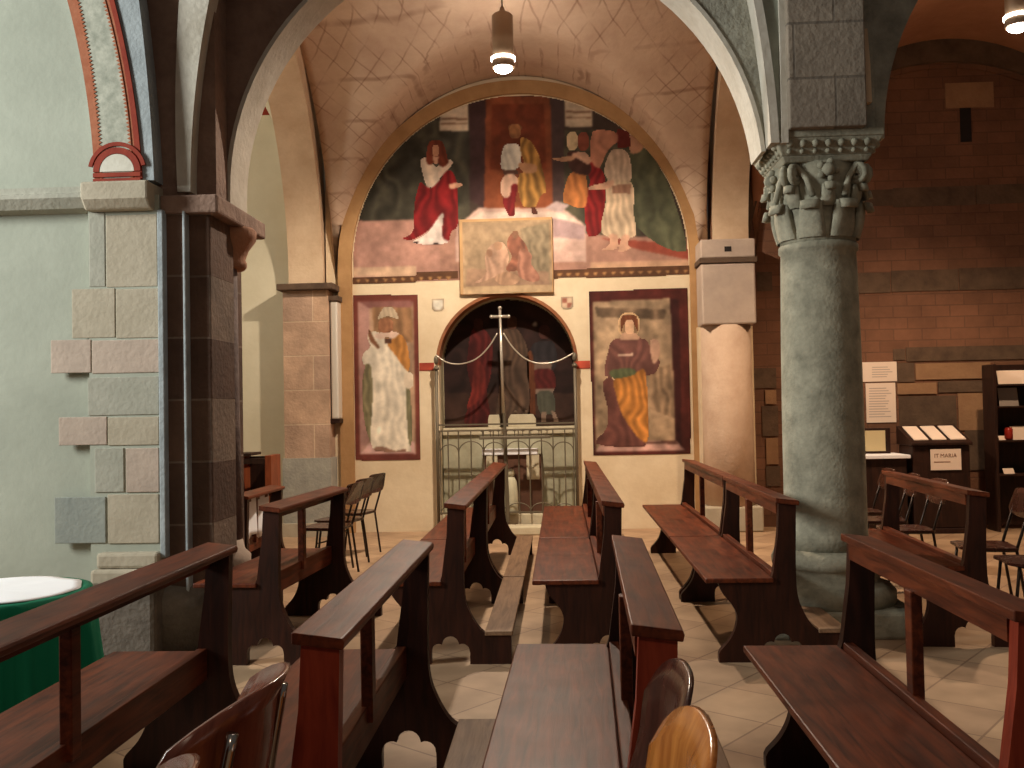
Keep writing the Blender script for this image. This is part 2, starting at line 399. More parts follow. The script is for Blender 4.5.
# --- chapel back wall with the niche cut through
NX0, NX1, NZS = -1.5, 0.2, 2.07; NC, NR = (NX0+NX1)/2, (NX1-NX0)/2
def wall_with_arch(bm, x0, x1, z1, ax0, ax1, zs, r, y0, y1, zb=0.0, n=24):
    cx = (ax0+ax1)/2
    pts = [(x0, 0), (x0, z1), (x1, z1), (x1, 0), (ax1, 0)]
    pts += arc(cx, zs, r, 0, PI, n) + [(ax0, 0)]
    return prism(bm, pts, y0, y1)
struct('wall_back', wall_with_arch(new(), -2.9, 1.85, 6.3, NX0, NX1, NZS, NR, YB, YB+0.18), M['plaster_chapel'])
nb = new()
box(nb, NX0-.15, NX0, YB+.18, YB+.55, 0, 3.1); box(nb, NX1, NX1+.15, YB+.18, YB+.55, 0, 3.1)
box(nb, NX0-.15, NX1+.15, YB+.46, YB+.6, 0, 3.1)
strip(nb, arc(NC, NZS, NR, 0, PI, 24), arc(NC, NZS, NR+.1, 0, PI, 24), YB+.18, YB+.55)
struct('wall_niche', nb, M['niche_wall'])
# painted reddish edge of the niche arch
nr = strip(new(), arc(NC, NZS, NR-.004, 0, PI, 28), arc(NC, NZS, NR+.035, 0, PI, 28), YB-.012, YB+.25)
struct('trim_1', nr, mottled('niche_arch_edge', col(120,72,48), col(150,98,66), 5, .9, .1))
# ochre arch band and its two legs
ac, az, ar = -0.47, 3.33, 2.10
ob = strip(new(), [(ac+ar, 0)]+arc(ac, az, ar, 0, PI, 40)+[(ac-ar, 0)], [(ac+ar+.17, 0)]+arc(ac, az, ar+.17, 0, PI, 40)+[(ac-ar-.17, 0)], YB-.05, YB)
struct('trim_2', ob, M['ochre'])

# --- back walls of the neighbouring bays
struct('wall_back_left', box(new(), -8, -2.95, YB, YB+.2, 0, 5.28), M['plaster_white'])
struct('wall_back_left_head', box(new(), -8, -2.95, YB, YB+.2, 5.28, 6.6), M['red_paint'])
wbr = struct('wall_back_right', box(new(), 1.9, 8.6, YB, YB+.2, 0, 6.6), M['brick'])
for k, (u0, v0, u1, v1, mm) in enumerate([
    (757,190,772,208,'dark_band'), (855,190,893,206,'dark_band'), (893,187,975,206,'dark_band'), (976,184,1060,203,'dark_band'),
    (757,272,772,291,'dark_band'), (855,273,890,293,'dark_band'), (891,270,958,291,'dark_band'), (959,267,1060,289,'dark_band'),
    (893,349,905,360,'dark_band'), (906,346,1040,360,'dark_band'),
    (754,368,776,388,'dark_band'), (762,406,778,436,'dark_band'), (766,466,780,486,'dark_band'),
    (897,363,914,382,'dark_band'), (938,381,990,392,'dark_band'), (899,396,956,428,'dark_band'), (965,430,985,470,'dark_band'),
    (958,393,996,430,'tan_band'), (915,363,990,379,'tan_band'), (945,83,993,108,'tan_band'), (897,383,936,394,'tan_band'),
    (765,390,776,404,'tan_band'), (766,438,778,464,'tan_band')]):
    struct('stone_course', pxrect(new(), u0, v0, u1, v1, YB, .008+.0006*k), M[mm], wbr)
sl = pxrect(new(), 960, 108, 971, 142, YB, .012)
struct('slit_opening', sl, plain('slit_darkness', col(22,14,12), .9), wbr)
# arched brick courses at the head of the right bay
rb = strip(new(), arc(4.75, 3.2, 2.42, 0.05, PI-.05, 36), arc(4.75, 3.2, 2.72, 0.05, PI-.05, 36), YB-.10, YB)
struct('brick_arch', rb, M['dark_band'], wbr)
rb = strip(new(), arc(4.75, 3.2, 2.36, 0.05, PI-.05, 36), arc(4.75, 3.2, 2.42, 0.05, PI-.05, 36), YB-.04, YB)
struct('brick_arch', rb, M['brick'], wbr)

# --- side walls that close the aisle
struct('wall_left_end', box(new(), -8.2, -8, 6.3, YB+.2, 0, 6.8), M['plaster_white'])
struct('wall_right_end', box(new(), 8.6, 8.8, 6.3, YB+.2, 0, 6.8), M['brick'])

# --- pilasters on the back wall
PL0, PL1 = at(284, 400, 11.6).x, at(329, 400, 11.6).x
bmz = box(new(), PL0, PL1, 11.6, YB, 0.95, 3.0); pil = struct('pilaster_left', bmz, M['pilaster_tan'])
pil.name = 'wall_pilaster'
struct('pilaster_base', box(new(), PL0-.02, PL1+.02, 11.57, YB, 0.02, 0.95), mottled('grey_pilaster_base', col(140,138,130), col(166,162,150), 6, .9, .4), pil)
struct('pilaster_base_moulding', box(new(), PL0-.06, PL1+.06, 11.53, YB, 0.0, 0.16), M['tanstone'], pil)
struct('pilaster_cap', box(new(), PL0-.05, PL1+.09, 11.5, YB, 3.0, 3.08), M['dark_band'], pil, bevel=.012)
pr = new(); pcx = at(729, 400, 11.6).x; lathe(pr, [(.305,0.3),(.30,1.2),(.298,2.45)], pcx, 11.72, 30)
pil2 = struct('wall_pilaster', pr, mottled('warm_pilaster_plaster', col(188,158,134), col(206,178,154), 4, .9, .3), smooth=True)
box_ = box(new(), pcx-.315, pcx+.315, 11.42, YB, 2.45, 3.18); struct('pilaster_capital', box_, M['pinkstone'], pil2, bevel=.02)
struct('pilaster_cap_band', box(new(), pcx-.335, pcx+.335, 11.40, YB, 3.18, 3.24), M['dark_band'], pil2)
struct('pilaster_cap_band', box(new(), pcx-.32, pcx+.32, 11.415, YB, 3.24, 3.46), M['pinkstone'], pil2, bevel=.015)
struct('pilaster_base', box(new(), pcx-.34, pcx+.34, 11.42, YB, 0, .3), M['tanstone'], pil2, bevel=.02)
struct('pilaster_back', box(new(), pcx-.33, pcx+.33, 11.74, YB, 0, 2.45), M['plaster_chapel'], pil2)
struct('pilaster_putlog_hole', box(new(), pcx-.04, pcx+.04, 11.41, 11.42, 3.31, 3.37), plain('hole_dark', col(30,20,16), .9), pil2)

# --- transverse arches of the aisle (front pier to back pilaster)
def transverse(name, p0, p1, zs, r_in, th, w, m, stilt=1.0, n=30):
    p0, p1 = Vector(p0), Vector(p1); d = (p1-p0); L = d.length; d.normalize(); s = Vector((d.y, -d.x, 0)); bm = new()
    mid = (p0+p1)/2
    rings = []
    for i in range(n+1):
        a = PI*i/n
        ring = []
        for rr, ww in ((r_in, -w/2), (r_in, w/2), (r_in+th, w/2), (r_in+th, -w/2)):
            q = mid + d*(math.cos(a)*rr*(L/2/r_in if rr == r_in else L/2/r_in)) + s*ww
            ring.append(bm.verts.new((q.x, q.y, zs+math.sin(a)*rr*stilt)))
        rings.append(ring)
    for a, b in zip(rings, rings[1:]):
        for k in range(4): bm.faces.new((a[k], a[(k+1)%4], b[(k+1)%4], b[k]))
    bm.faces.new(rings[0]); bm.faces.new(rings[-1][::-1])
    return struct(name, bm, m)
M['trib'] = mottled('rib_plaster', col(190,160,130), col(212,186,156), 3, .9, .2)
TL = ((-2.68, 7.0, 0), (-3.12, 11.75, 0)); TR = ((1.9, 7.0, 0), (2.12, 11.75, 0))
transverse('arch_left', *TL, 3.08, 2.35, .55, .42, M['trib'])
transverse('arch_right', *TR, 3.46, 2.0, .55, .42, M['trib'])

# --- vaults
def vault(name, A, B, D, E_, zs, h1, h2, m, n=48):
    """groin vault over corner points A (front left) B (front right) D (back right) E_ (back left)"""
    A, B, D, E_ = map(Vector, (A, B, D, E_)); bm = new(); g = []
    for j in range(n+1):
        t = j/n; row = []
        for i in range(n+1):
            s = i/n
            p = (A*(1-s)+B*s)*(1-t)+(E_*(1-s)+D*s)*t
            f = lambda q: math.sqrt(max(0, 1-(2*q-1)**2))
            row.append(bm.verts.new((p.x, p.y, zs+max(h1*f(s), h2*f(t)))))
        g.append(row)
    for j in range(n):
        for i in range(n): bm.faces.new((g[j][i], g[j][i+1], g[j+1][i+1], g[j+1][i]))
    o = struct(name, bm, m, smooth=True)
    sm = o.modifiers.new('thickness', 'SOLIDIFY'); sm.thickness = 0.12; sm.offset = 0
    return o
vault('ceiling_chapel', (-2.72,6.75,0), (1.78,6.75,0), (1.84,YB+.05,0), (-2.82,YB+.05,0), 3.1, 2.62, 2.72, M['vault'])
vault('ceiling_right', (2.05,6.75,0), (6.6,6.75,0), (7.2,YB+.05,0), (2.4,YB+.05,0), 3.2, 2.75, 2.8, M['brick_vault'])
vault('ceiling_left', (-7.2,6.75,0), (-2.7,6.75,0), (-3.3,YB+.05,0), (-7.6,YB+.05,0), 4.3, 2.2, 2.2, M['plaster_white'])

# --- arcade wall between nave and aisle: three arched openings
YA, YA2 = 6.45, 6.78
AC, AZ, AR = -0.42, 3.02, 1.83
RC_, RR = 4.02, 1.83
aw = new()
top = 7.2
prism(aw, [(-2.25, 2.92), (-2.25, top), (AC, top)]+arc(AC, AZ, AR, PI/2, PI, 24)+[(AC-AR+.001, 2.92)], YA, YA2)
struct('wall_arcade_left', aw, M['stone_brown_shade'])
aw = new()
mid = (AC+AR+RC_-RR)/2
prism(aw, [(AC, top)]+[(RC_, top)]+arc(RC_, 3.25, RR, PI/2, PI, 24)+[(AC+AR, 3.25)]+arc(AC, AZ, AR, 0.125, PI/2, 24), YA, YA2)
struct('wall_arcade', aw, M['stone_grey'])
struct('wall_arcade_right', prism(new(), [(RC_, top), (8.8, top), (8.8, 0), (RC_+RR, 0), (RC_+RR, 3.25)]+arc(RC_, 3.25, RR, 0, PI/2, 24), YA, YA2), M['stone_grey'])
# pale plaster soffit lining of the chapel arch
struct('trim_3', strip(new(), arc(AC, AZ, AR-.025, 0.09, PI, 48)+[(AC-AR+.025, 2.92)], arc(AC, AZ, AR+.004, 0.09, PI, 48)+[(AC-AR-.004, 2.92)], YA-.012, YA2+.01), M['soffit'])
# wall rib that springs beside the capital (pale edges, grey-green face)
def curve_x(p0, p1, p2, n=16):
    """x as a quadratic through three (x,z) points"""
    (xa,za),(xb,zb),(xc,zc) = p0,p1,p2; out = []
    for i in range(n+1):
        z = za+(zc-za)*i/n
        x = xa*(z-zb)*(z-zc)/((za-zb)*(za-zc))+xb*(z-za)*(z-zc)/((zb-za)*(zb-zc))+xc*(z-za)*(z-zb)/((zc-za)*(zc-zb))
        out.append((x, z))
    return out
def pl(pts, Y): return [(q.x, q.z) for q in (at(u, v, Y) for u, v in pts)]
YF = 6.3
def extend(line, k=6, dz=.35):
    (x0,z0),(x1,z1) = line[-2], line[-1]; sl = (x1-x0)/(z1-z0); c = 0
    (xm,zm) = line[-3]; cur = (sl-((x0-xm)/(z0-zm)))/(z1-z0)
    out = list(line); x, z = x1, z1
    for i in range(k):
        sl += cur*dz; x += sl*dz; z += dz; out.append((x, z))
    return out
r_l = extend(curve_x(*pl([(775,143),(769,75),(755,0)][:3], YF)))
r_e1a = extend(curve_x(*pl([(774,143),(766,75),(757,0)], YF)))
ribL = extend(curve_x(*pl([(776,143),(769,65),(757,-8)], YF)))
ribR = extend(curve_x(*pl([(789,143),(788,70),(786,-8)], YF)))
rib = struct('trim_4', strip(new(), ribL, ribR, YF+.02, YA), mottled('rib_grey_green', col(142,146,134), col(166,170,156), 5, .9, .3))
def off(line, d): return [(x+d, z) for x, z in line]
struct('rib_pale_edge', strip(new(), off(ribL, -.035), off(ribL, .02), YF-.01, YA), M['soffit'], rib)
struct('rib_pale_edge', strip(new(), off(ribR, -.05), off(ribR, -.005), YF-.01, YA), M['soffit'], rib)
# stone pilaster rising from the abacus
px0 = at(787, 100, YF).x; px1 = at(864, 100, YF).x
struct('wall_shaft', box(new(), px0, px1, YF-.06, YA2, 3.28, top), M['block_stone'], bevel=.01)
# springer blocks behind it
struct('wall_springer', box(new(), px1, px1+.1, YF+.1, YA2, 3.28, top), M['stone_grey'])

# --- left: quoined nave wall with a blind painted arch
YQ = 6.0
QX = at(160, 400, YQ).x
wl = struct('wall_left', box(new(), -8, at(92, 300, YQ).x, YQ+.06, YQ+.5, 0, 7.2), M['plaster_nave'])
wq = struct('wall_quoin', box(new(), at(88, 300, YQ).x, QX, YQ+.01, YA+.25, 0.6, 2.92), M['plaster_nave'])
for k, (u0, v0, u1, v1, mm) in enumerate([
    (90,213,106,287,'greystone'), (107,215,158,287,'tanstone'), (73,289,116,338,'tanstone'), (117,289,160,338,'tanstone'),
    (52,340,92,373,'pinkstone'), (93,340,160,373,'pinkstone'), (89,377,160,415,'greystone'), (60,417,108,445,'pinkstone'), (109,417,160,445,'tanstone'),
    (96,448,125,492,'greystone'), (127,448,160,492,'pinkstone'), (56,497,107,543,'bluestone'), (109,494,160,543,'tanstone')]):
    struct('quoin_stone', pxrect(new(), u0, v0, u1, v1, YQ+.02, .014+.0004*k), M[mm], wq, bevel=.004)
# stepped plinth under the quoins
pb = new(); qa = at(100, 550, YQ).x
box(pb, qa, QX, YQ-.06, YA+.3, .54, .64); box(pb, qa-.02, QX+.0, YQ-.10, YA+.3, .44, .54)
struct('plinth_moulding', pb, M['tanstone'], wq, bevel=.02)
struct('plinth_block', box(new(), qa-.05, QX+.02, YQ-.16, YA+.3, 0, .44), mottled('dark_plinth_stone', col(84,76,68), col(112,102,92), 5, .9, .5), wq, bevel=.03)
# cornice at the spring of the blind arch
cz0, cz1 = at(60, 213, YQ).z, at(60, 189, YQ).z
cn = prism(new(), [(YQ+.08, cz0), (YQ-.03, cz0+.02), (YQ-.08, cz0+.08), (YQ-.08, cz1-.05), (YQ-.05, cz1-.04), (YQ-.05, cz1), (YQ+.08, cz1)], -8, at(90, 200, YQ).x, 'x')
struct('trim_5', cn, M['greystone'])
cn = prism(new(), [(YQ+.2, cz0), (YQ-.05, cz0), (YQ-.10, cz0+.06), (YQ-.10, cz1+.02), (YQ+.2, cz1+.02)], at(88, 200, YQ).x, at(154, 200, YQ).x, 'x')
struct('trim_6', cn, M['tanstone'], bevel=.015)
# painted archivolt (bends to the left as it rises)
def lc(pts): return extend(curve_x(*pl(pts, YQ)), 7, .35)
a_l = lc([(95,180),(84,75),(66,-6)]); a_l2 = lc([(101,180),(92,75),(76,-6)]); a_r2 = lc([(134,180),(123,75),(104,-6)])
a_r1 = lc([(137,180),(126,75),(108,-6)]); a_r = lc([(143,180),(131,75),(113,-6)]); a_b = lc([(154,180),(147,75),(138,-6)])
ab = struct('wall_archivolt', strip(new(), a_l, a_b, YQ+.0, YA+.1), M['bluegrey_lit'])
struct('painted_band', strip(new(), a_l2, a_r2, YQ-.010, YQ+.01), M['grey_band_paint'], ab)
struct('painted_border', strip(new(), a_l, a_l2, YQ-.008, YQ+.01), M['orange_paint'], ab)
struct('painted_border', strip(new(), a_r2, a_r1, YQ-.009, YQ+.01), M['orange_paint'], ab)
struct('painted_border', strip(new(), a_r1, a_r, YQ-.012, YQ+.01), M['red_paint'], ab)
# saw-tooth of the painted borders
st = new()
for line, sgn in ((a_l2, 1), (a_r2, -1)):
    dense = [(line[i][0]+(line[i+1][0]-line[i][0])*k/3, line[i][1]+(line[i+1][1]-line[i][1])*k/3) for i in range(len(line)-8) for k in range(3)]
    for (xa, za), (xb, zb) in zip(dense[::1], dense[1::1]):
        prism(st, [(xa, za), (xb, zb), ((xa+xb)/2+sgn*.022, (za+zb)/2)], YQ-.014, YQ-.009)
struct('painted_saw_teeth', st, M['orange_paint'], ab)
mo = new(); mc = at(118, 172, YQ)
strip(mo, arc(mc.x, mc.z, .115, 0, PI, 20), arc(mc.x, mc.z, .155, 0, PI, 20), YQ-.02, YQ-.004)
strip(mo, arc(mc.x, mc.z, .165, .2, PI-.2, 20), arc(mc.x, mc.z, .19, .2, PI-.2, 20), YQ-.02, YQ-.004)
box(mo, mc.x-.155, mc.x+.155, YQ-.022, YQ-.004, mc.z-.035, mc.z-.008); box(mo, mc.x-.155, mc.x+.155, YQ-.022, YQ-.004, mc.z-.065, mc.z-.045)
struct('painted_arch_motif', mo, M['red_paint'], ab)
struct('painted_half_moon', prism(new(), arc(mc.x, mc.z, .112, 0, PI, 20), YQ-.018, YQ-.004), M['cream_paint'], ab)
# order tinted brown for its shade, and pale rib between the two arches
b_r = extend(curve_x(*pl([(180,188),(179,90),(181,-6)], YA)), 7, .35); b_l = extend(curve_x(*pl([(150,188),(142,90),(128,-6)], YA)), 7, .35)
struct('wall_order', strip(new(), b_l, b_r, YA-.02, YA2), M['stone_brown_shade'])
p_l = extend(curve_x(*pl([(178,192),(176,90),(180,-6)], 6.12)), 7, .35); p_r = extend(curve_x(*pl([(191,192),(196,90),(211,-6)], 6.12)), 7, .35)
struct('trim_7', strip(new(), p_l, p_r, 6.11, 6.25), M['soffit'])
struct('wall_spandrel', box(new(), -2.62, -2.243, 6.22, YA2-.01, 2.92, top), M['stone_brown_shade'])
# compound pier below
pier = struct('pier', box(new(), QX-.1, -2.36, YA+.06, 7.05, 0, 2.82), M['block_pier_shade'])
struct('pier_core', box(new(), QX-.2, QX+.13, YQ+.14, 7.0, 2.92, top), M['stone_brown_shade'], pier)
struct('pier_core', box(new(), QX-.2, at(188,400,6.1).x, YQ+.05, 7.0, 0, 2.82), M['block_pier_shade'], pier)
struct('pier_fillet', box(new(), QX-.005, at(165,400,YQ).x, YQ-.01, YA, .6, 2.82), M['bluegrey_lit'], pier, bevel=.006)
struct('pier_fillet', box(new(), at(184.5,400,6.04).x, at(187.5,400,6.04).x, 6.03, YA+.1, 0, 2.82), M['bluegrey_lit'], pier, bevel=.006)
struct('pier_pilaster', box(new(), at(187,400,6.1).x, at(212,400,6.1).x, 6.1, YA+.1, 0, 2.82), M['block_pier_shade'], pier, bevel=.01)
struct('pier_shaft', lathe(new(), [(.135,.62),(.125,1.5),(.118,2.6)], -2.37, 6.62, 24), M['stone_purple'], pier, smooth=True)
struct('pier_shaft_capital', lathe(new(), [(.118,2.52),(.135,2.54),(.135,2.57),(.125,2.59),(.15,2.66),(.20,2.73),(.205,2.79),(.19,2.81)], -2.33, 6.66, 24), mottled('warm_capital_stone', col(140,96,72), col(166,120,92), 5, .9, .4), pier, smooth=True)
struct('pier_cap', box(new(), QX-.005, -2.17, YQ+.03, 7.05, 2.80, 2.92), M['stone_brown_shade'], pier, bevel=.015)
struct('pier_base', lathe(new(), [(.30,0),(.30,.18),(.24,.22),(.25,.30),(.25,.36),(.18,.40),(.19,.47),(.19,.52),(.15,.56),(.135,.63)], -2.37, 6.62, 28), M['pinkstone'], pier, smooth=True)
struct('pier_plinth', lathe(new(), [(.5,0),(.5,.34),(.46,.40),(.32,.44)], -2.62, 6.44, 32), mottled('dark_plinth_stone', col(84,76,68), col(112,102,92), 5, .9, .5), pier, smooth=True)

# --- the column
CXc, CYc = 1.79, 6.66
shaft = lathe(new(), [(.285,.52),(.272,.62),(.27,.9),(.268,1.4),(.262,1.9),(.252,2.4),(.248,2.52),(.262,2.53),(.262,2.57),(.248,2.58)], CXc, CYc, 48)
colm = struct('column', shaft, M['stone_col'], smooth=True)
struct('column_base', lathe(new(), [(.44,.17),(.44,.25),(.40,.29),(.34,.31),(.33,.37),(.335,.40),(.36,.41),(.365,.455),(.345,.50),(.29,.52)], CXc, CYc, 40), M['stone_col'], colm, smooth=True)
struct('column_plinth', box(new(), CXc-.47, CXc+.47, CYc-.47, CYc+.47, 0, .17), M['stone_col'], colm, bevel=.02)
cap = new()
lathe(cap, [(.25,2.57),(.252,2.66),(.26,2.76),(.275,2.86),(.285,2.98),(.29,3.06),(.29,3.10)], CXc, CYc, 32)
struct('capital_bell', cap, M['stone_col'], colm, smooth=True)
def leaf(bm, ang, z0, r0, hgt, w, curl):
    d = Vector((math.cos(ang), math.sin(ang), 0)); s = Vector((-d.y, d.x, 0)); n = 9; rows = []
    for i in range(n+1):
        t = i/n
        if t < .75: z = z0+hgt*t/.75; r = r0+.035*t+.02*math.sin(t*PI)
        else:
            a = (t-.75)/.25*PI*1.15; z = z0+hgt+curl*math.sin(a)*.9-curl*(1-math.cos(a))*.35; r = r0+.035*.75+.014+curl*(1-math.cos(a))*.8
        ww = w*(1-.35*t*t)
        rows.append([Vector((CXc, CYc, z))+d*(r+.018*(1-abs(k)/1.0 if abs(k) < 1 else 0))+s*ww*k for k in (-1,-.5,0,.5,1)])
    vs = [[bm.verts.new(p) for p in r] for r in rows]
    back = [[bm.verts.new(p-d*.035) for p in r] for r in rows]
    for g, rev in ((vs, 0), (back, 1)):
        for a, b in zip(g, g[1:]):
            for k in range(4):
                f = (a[k], a[k+1], b[k+1], b[k]); bm.faces.new(f[::-1] if rev else f)
    for a, b, c_, e in zip(vs, vs[1:], back, back[1:]):
        for k in (0, 4): bm.faces.new((a[k], b[k], e[k], c_[k]))
    bm.faces.new([vs[-1][k] for k in range(5)]+[back[-1][k] for k in range(4,-1,-1)])
    return bm
lv = new()
for k in range(8): leaf(lv, PI/8+k*PI/4, 2.60, .255, .22, .085, .04)
struct('capital_leaves', lv, M['stone_col'], colm, smooth=True)
lv = new()
for k in range(8): leaf(lv, k*PI/4, 2.80, .272, .13, .05, .035)
struct('capital_leaves', lv, M['stone_col'], colm, smooth=True)
vo = new()
for k in range(4):
    a = PI/4+k*PI/2
    for side in (-1, 1):
        pts = []
        for i in range(26):
            t = i/25; th = t*2.3*2*PI; rr = .065*(1-t*.8)
            d = Vector((math.cos(a), math.sin(a), 0)); s = Vector((-d.y, d.x, 0))
            c0 = Vector((CXc, CYc, 3.01))+d*.315+s*.03*side
            pts.append(c0+d*(math.sin(th)*rr)+Vector((0,0,math.cos(th)*rr)))
        tube(vo, [tuple(Vector((CXc, CYc, 2.86))+d*.285+s*.14*side), tuple(Vector((CXc, CYc, 2.98))+d*.29+s*.10*side)]+[tuple(p) for p in pts], .022, 6)
for k in range(4):
    a = k*PI/2
    ball(vo, (CXc+math.cos(a)*.31, CYc+math.sin(a)*.31, 3.03), .045)
    for q in range(5):
        ball(vo, (CXc+math.cos(a)*.30-math.sin(a)*.055*math.cos(q*1.257), CYc+math.sin(a)*.30+math.cos(a)*.055*math.cos(q*1.257), 3.03+.055*math.sin(q*1.257)), .026, seg=8)
struct('capital_volutes', vo, M['stone_col'], colm, smooth=True)
ax = new()
def frust(bm, r0, z0, r1, z1):
    A = [bm.verts.new((CXc+sx*r0, CYc+sy*r0, z0)) for sx, sy in ((-1,-1),(1,-1),(1,1),(-1,1))]; B = [bm.verts.new((CXc+sx*r1, CYc+sy*r1, z1)) for sx, sy in ((-1,-1),(1,-1),(1,1),(-1,1))]
    bm.faces.new(A[::-1]); bm.faces.new(B)
    for i in range(4): bm.faces.new((A[i], A[(i+1)%4], B[(i+1)%4], B[i]))
frust(ax, .27, 3.09, .295, 3.13); frust(ax, .295, 3.13, .35, 3.235); frust(ax, .355, 3.235, .355, 3.285)
struct('capital_abacus', ax, M['stone_col'], colm, bevel=.008)
tt = new()
for side in range(4):
    for k in range(7):
        o_ = (-.25+.50*k/6)
        for zz, rr, sz in ((3.20, .330, .027), (3.155, .308, .018)):
            x, y = [(o_, -rr), (rr, o_), (o_, rr), (-rr, o_)][side]
            ball(tt, (CXc+x, CYc+y, zz), sz, seg=8)
struct('abacus_carving', tt, M['stone_col'], colm, smooth=True)

# --- thin pale framed panel beside the left pilaster
t = thing('wall_framed_panel', 'tall narrow pale framed panel with dark ends beside the left pilaster', 'panel', (at(333,300,11.7).x, 11.75, 0))
d0, d1 = at(333, 297, 11.7).z, at(333, 424, 11.7).z
obj('panel_face', box(new(), -.03, .06, -.09, .14, d1+.06, d0-.05), plain('pale_panel_face', col(216,208,196), .4, .2), t, bevel=.02)
obj('panel_frame_back', box(new(), -.075, -.032, -.06, .14, d1, d0), M['cab'], t)
obj('panel_frame_top', box(new(), -.08, .08, -.11, .14, d0-.05, d0+.01), M['dark_band'], t)
obj('panel_frame_foot', box(new(), -.05, .07, -.09, .14, d1+.01, d1+.06), M['cab'], t)

# ================================================================== FRESCOES
ins = lambda X, Zz: (((X-ac)**2+np.maximum(Zz-az, 0)**2) < (ar-.01)**2)
lun = fresco('lunette_fresco', YB, [
    ([(340,80),(700,80),(700,268),(340,280)], (70,56,48)),
    ([(340,120),(470,120),(470,226),(340,226)], (66,62,50), .25, 4),
    ([(560,130),(640,130),(640,236),(560,236)], (74,70,54), .2, 3),
    ([(340,221),(460,219),(470,281),(340,283)], (176,128,112)),
    ([(440,226),(700,240),(700,274),(440,281)], (168,122,104)),
    ([(600,238),(700,245),(700,262),(640,250)], (156,70,52)),
    ([(440,98),(468,98),(468,131),(440,131)], (206,186,160)),
    ([(441,118),(467,118),(467,120),(441,120)], (120,86,66)), ([(441,123),(467,123),(467,124.5),(441,124.5)], (130,96,76)),
    ([(565,92),(592,92),(592,127),(565,127)], (202,180,152)),
    ([(566,111),(591,111),(591,113),(566,113)], (120,86,66)), ([(566,117),(591,117),(591,118.5),(566,118.5)], (130,96,76)),
    ([(469,92),(487,92),(487,210),(470,200)], (66,44,44)), ([(550,92),(564,92),(564,200),(552,205)], (74,56,54)),
    ([(486,96),(550,96),(553,213),(484,213)], (138,70,40), .08, 2),
    ([(492,104),(544,104),(546,170),(490,170)], (122,54,30), .1, 2),
    ([(456,228),(478,208),(563,208),(586,226),(586,262),(456,262)], (196,160,146)),
    ([(545,208),(556,201),(570,205),(560,213)], (176,152,150)), ([(553,217),(585,226),(585,240),(553,237)], (158,130,130)),
    ([(456,229),(482,212),(560,212),(584,224),(553,218),(462,222)], (216,188,172)),
    ([(345,268),(416,266),(416,276),(345,277)], (196,160,130)),
    ([(590,262),(700,259),(700,269),(590,271)], (194,150,118)),
], clip=ins, soft=2, off=.004)
tag(lun, 'arched lunette fresco of a seated figure before a throne with standing figures', 'fresco')
z2 = lambda p: Z(4.8, 380, 100, p)
def fig(polys, off=.010, Y=YB, parent=lun, soft=1, name='painted_figure', mott=.13, dim=1.0):
    o = fresco(name, Y, [p for p in polys if len(p) < 6], parent, off=off, soft=soft, mott=mott, dim=dim)
    for nm in sorted({p[5] for p in polys if len(p) > 5}, reverse=True):
        if nm == 'painted_head':
            for p in polys:
                if len(p) > 5 and p[5] == nm: fresco(nm, Y, [p], o, off=off+.003, soft=soft, mott=mott, dim=dim, cell=.01)
        else: fresco(nm, Y, [p for p in polys if len(p) > 5 and p[5] == nm], o, off=off-.002, soft=soft, mott=mott, dim=dim)
    return o
SKIN = (178,122,90)
fig([(z2([(195,290),(225,278),(270,320),(320,285),(345,293),(340,320),(300,360),(275,400),(245,420),(222,410),(200,340)]), (202,180,158), .1, 3, 1),
     (z2([(222,265),(232,210),(262,190),(300,203),(322,260),(327,308),(298,322),(270,300),(240,312),(224,300)]), (108,46,28), .15, 3, 1),
     (z2(ell(268,244,19,30)), SKIN, 0, 0, 1, 'painted_head'), (z2([(255,270),(282,272),(275,312),(258,306)]), (190,140,110)),
     (z2([(200,395),(240,425),(280,395),(330,335),(372,400),(376,590),(345,632),(330,678),(295,670),(300,545),(250,610),(200,650),(150,674),(108,665),(158,630),(164,500),(190,400)]), (122,24,26), .22, 5, 1),
     (z2([(302,540),(297,650),(328,682),(280,697),(220,697),(158,682),(230,635)]), (214,196,186), .08, 4, 1),
     (z2([(335,405),(385,398),(398,413),(340,427)]), (200,150,120), 0, 0, 1), (z2([(280,350),(320,312),(346,292),(350,306),(310,352),(285,372)]), (208,180,158), 0, 0, 1),
     (z2([(160,682),(185,680),(182,692),(162,690)]), (50,30,28)), (z2([(255,686),(280,684),(280,698),(256,698)]), (50,30,28))])
z3 = lambda p: Z(5.9, 450, 90, p)
fig([(z3([(415,285),(470,298),(520,370),(540,440),(572,590),(540,622),(500,692),(430,682),(400,580),(408,500),(450,470),(420,380)]), (158,112,52), .3, 4, 1),
     (z3([(320,330),(390,316),(416,360),(416,440),(380,472),(310,468),(297,420)]), (200,192,178), .08, 3, 1),
     (z3(ell(384,246,38,46)), (152,98,58), .1, 2, 1, 'painted_head'), (z3([(345,215),(384,195),(424,215),(420,240),(384,225),(350,240)]), (128,84,50), 0, 0, 1),
     (z3([(308,470),(400,475),(405,500),(320,505)]), (86,56,44)),
     (z3([(318,512),(370,494),(404,540),(372,590),(342,638),(304,620),(294,560)]), (200,160,136), .08, 2, 1),
     (z3([(365,560),(402,566),(388,650),(382,740),(345,738),(308,650),(352,628)]), (116,28,30), .15, 3, 1),
     (z3([(475,690),(502,690),(524,738),(480,734)]), (84,44,34)), (z3([(412,432),(500,442),(512,480),(460,494),(415,470)]), (182,130,92), 0, 0, 1)])
z4 = lambda p: Z(4.8, 540, 110, p)
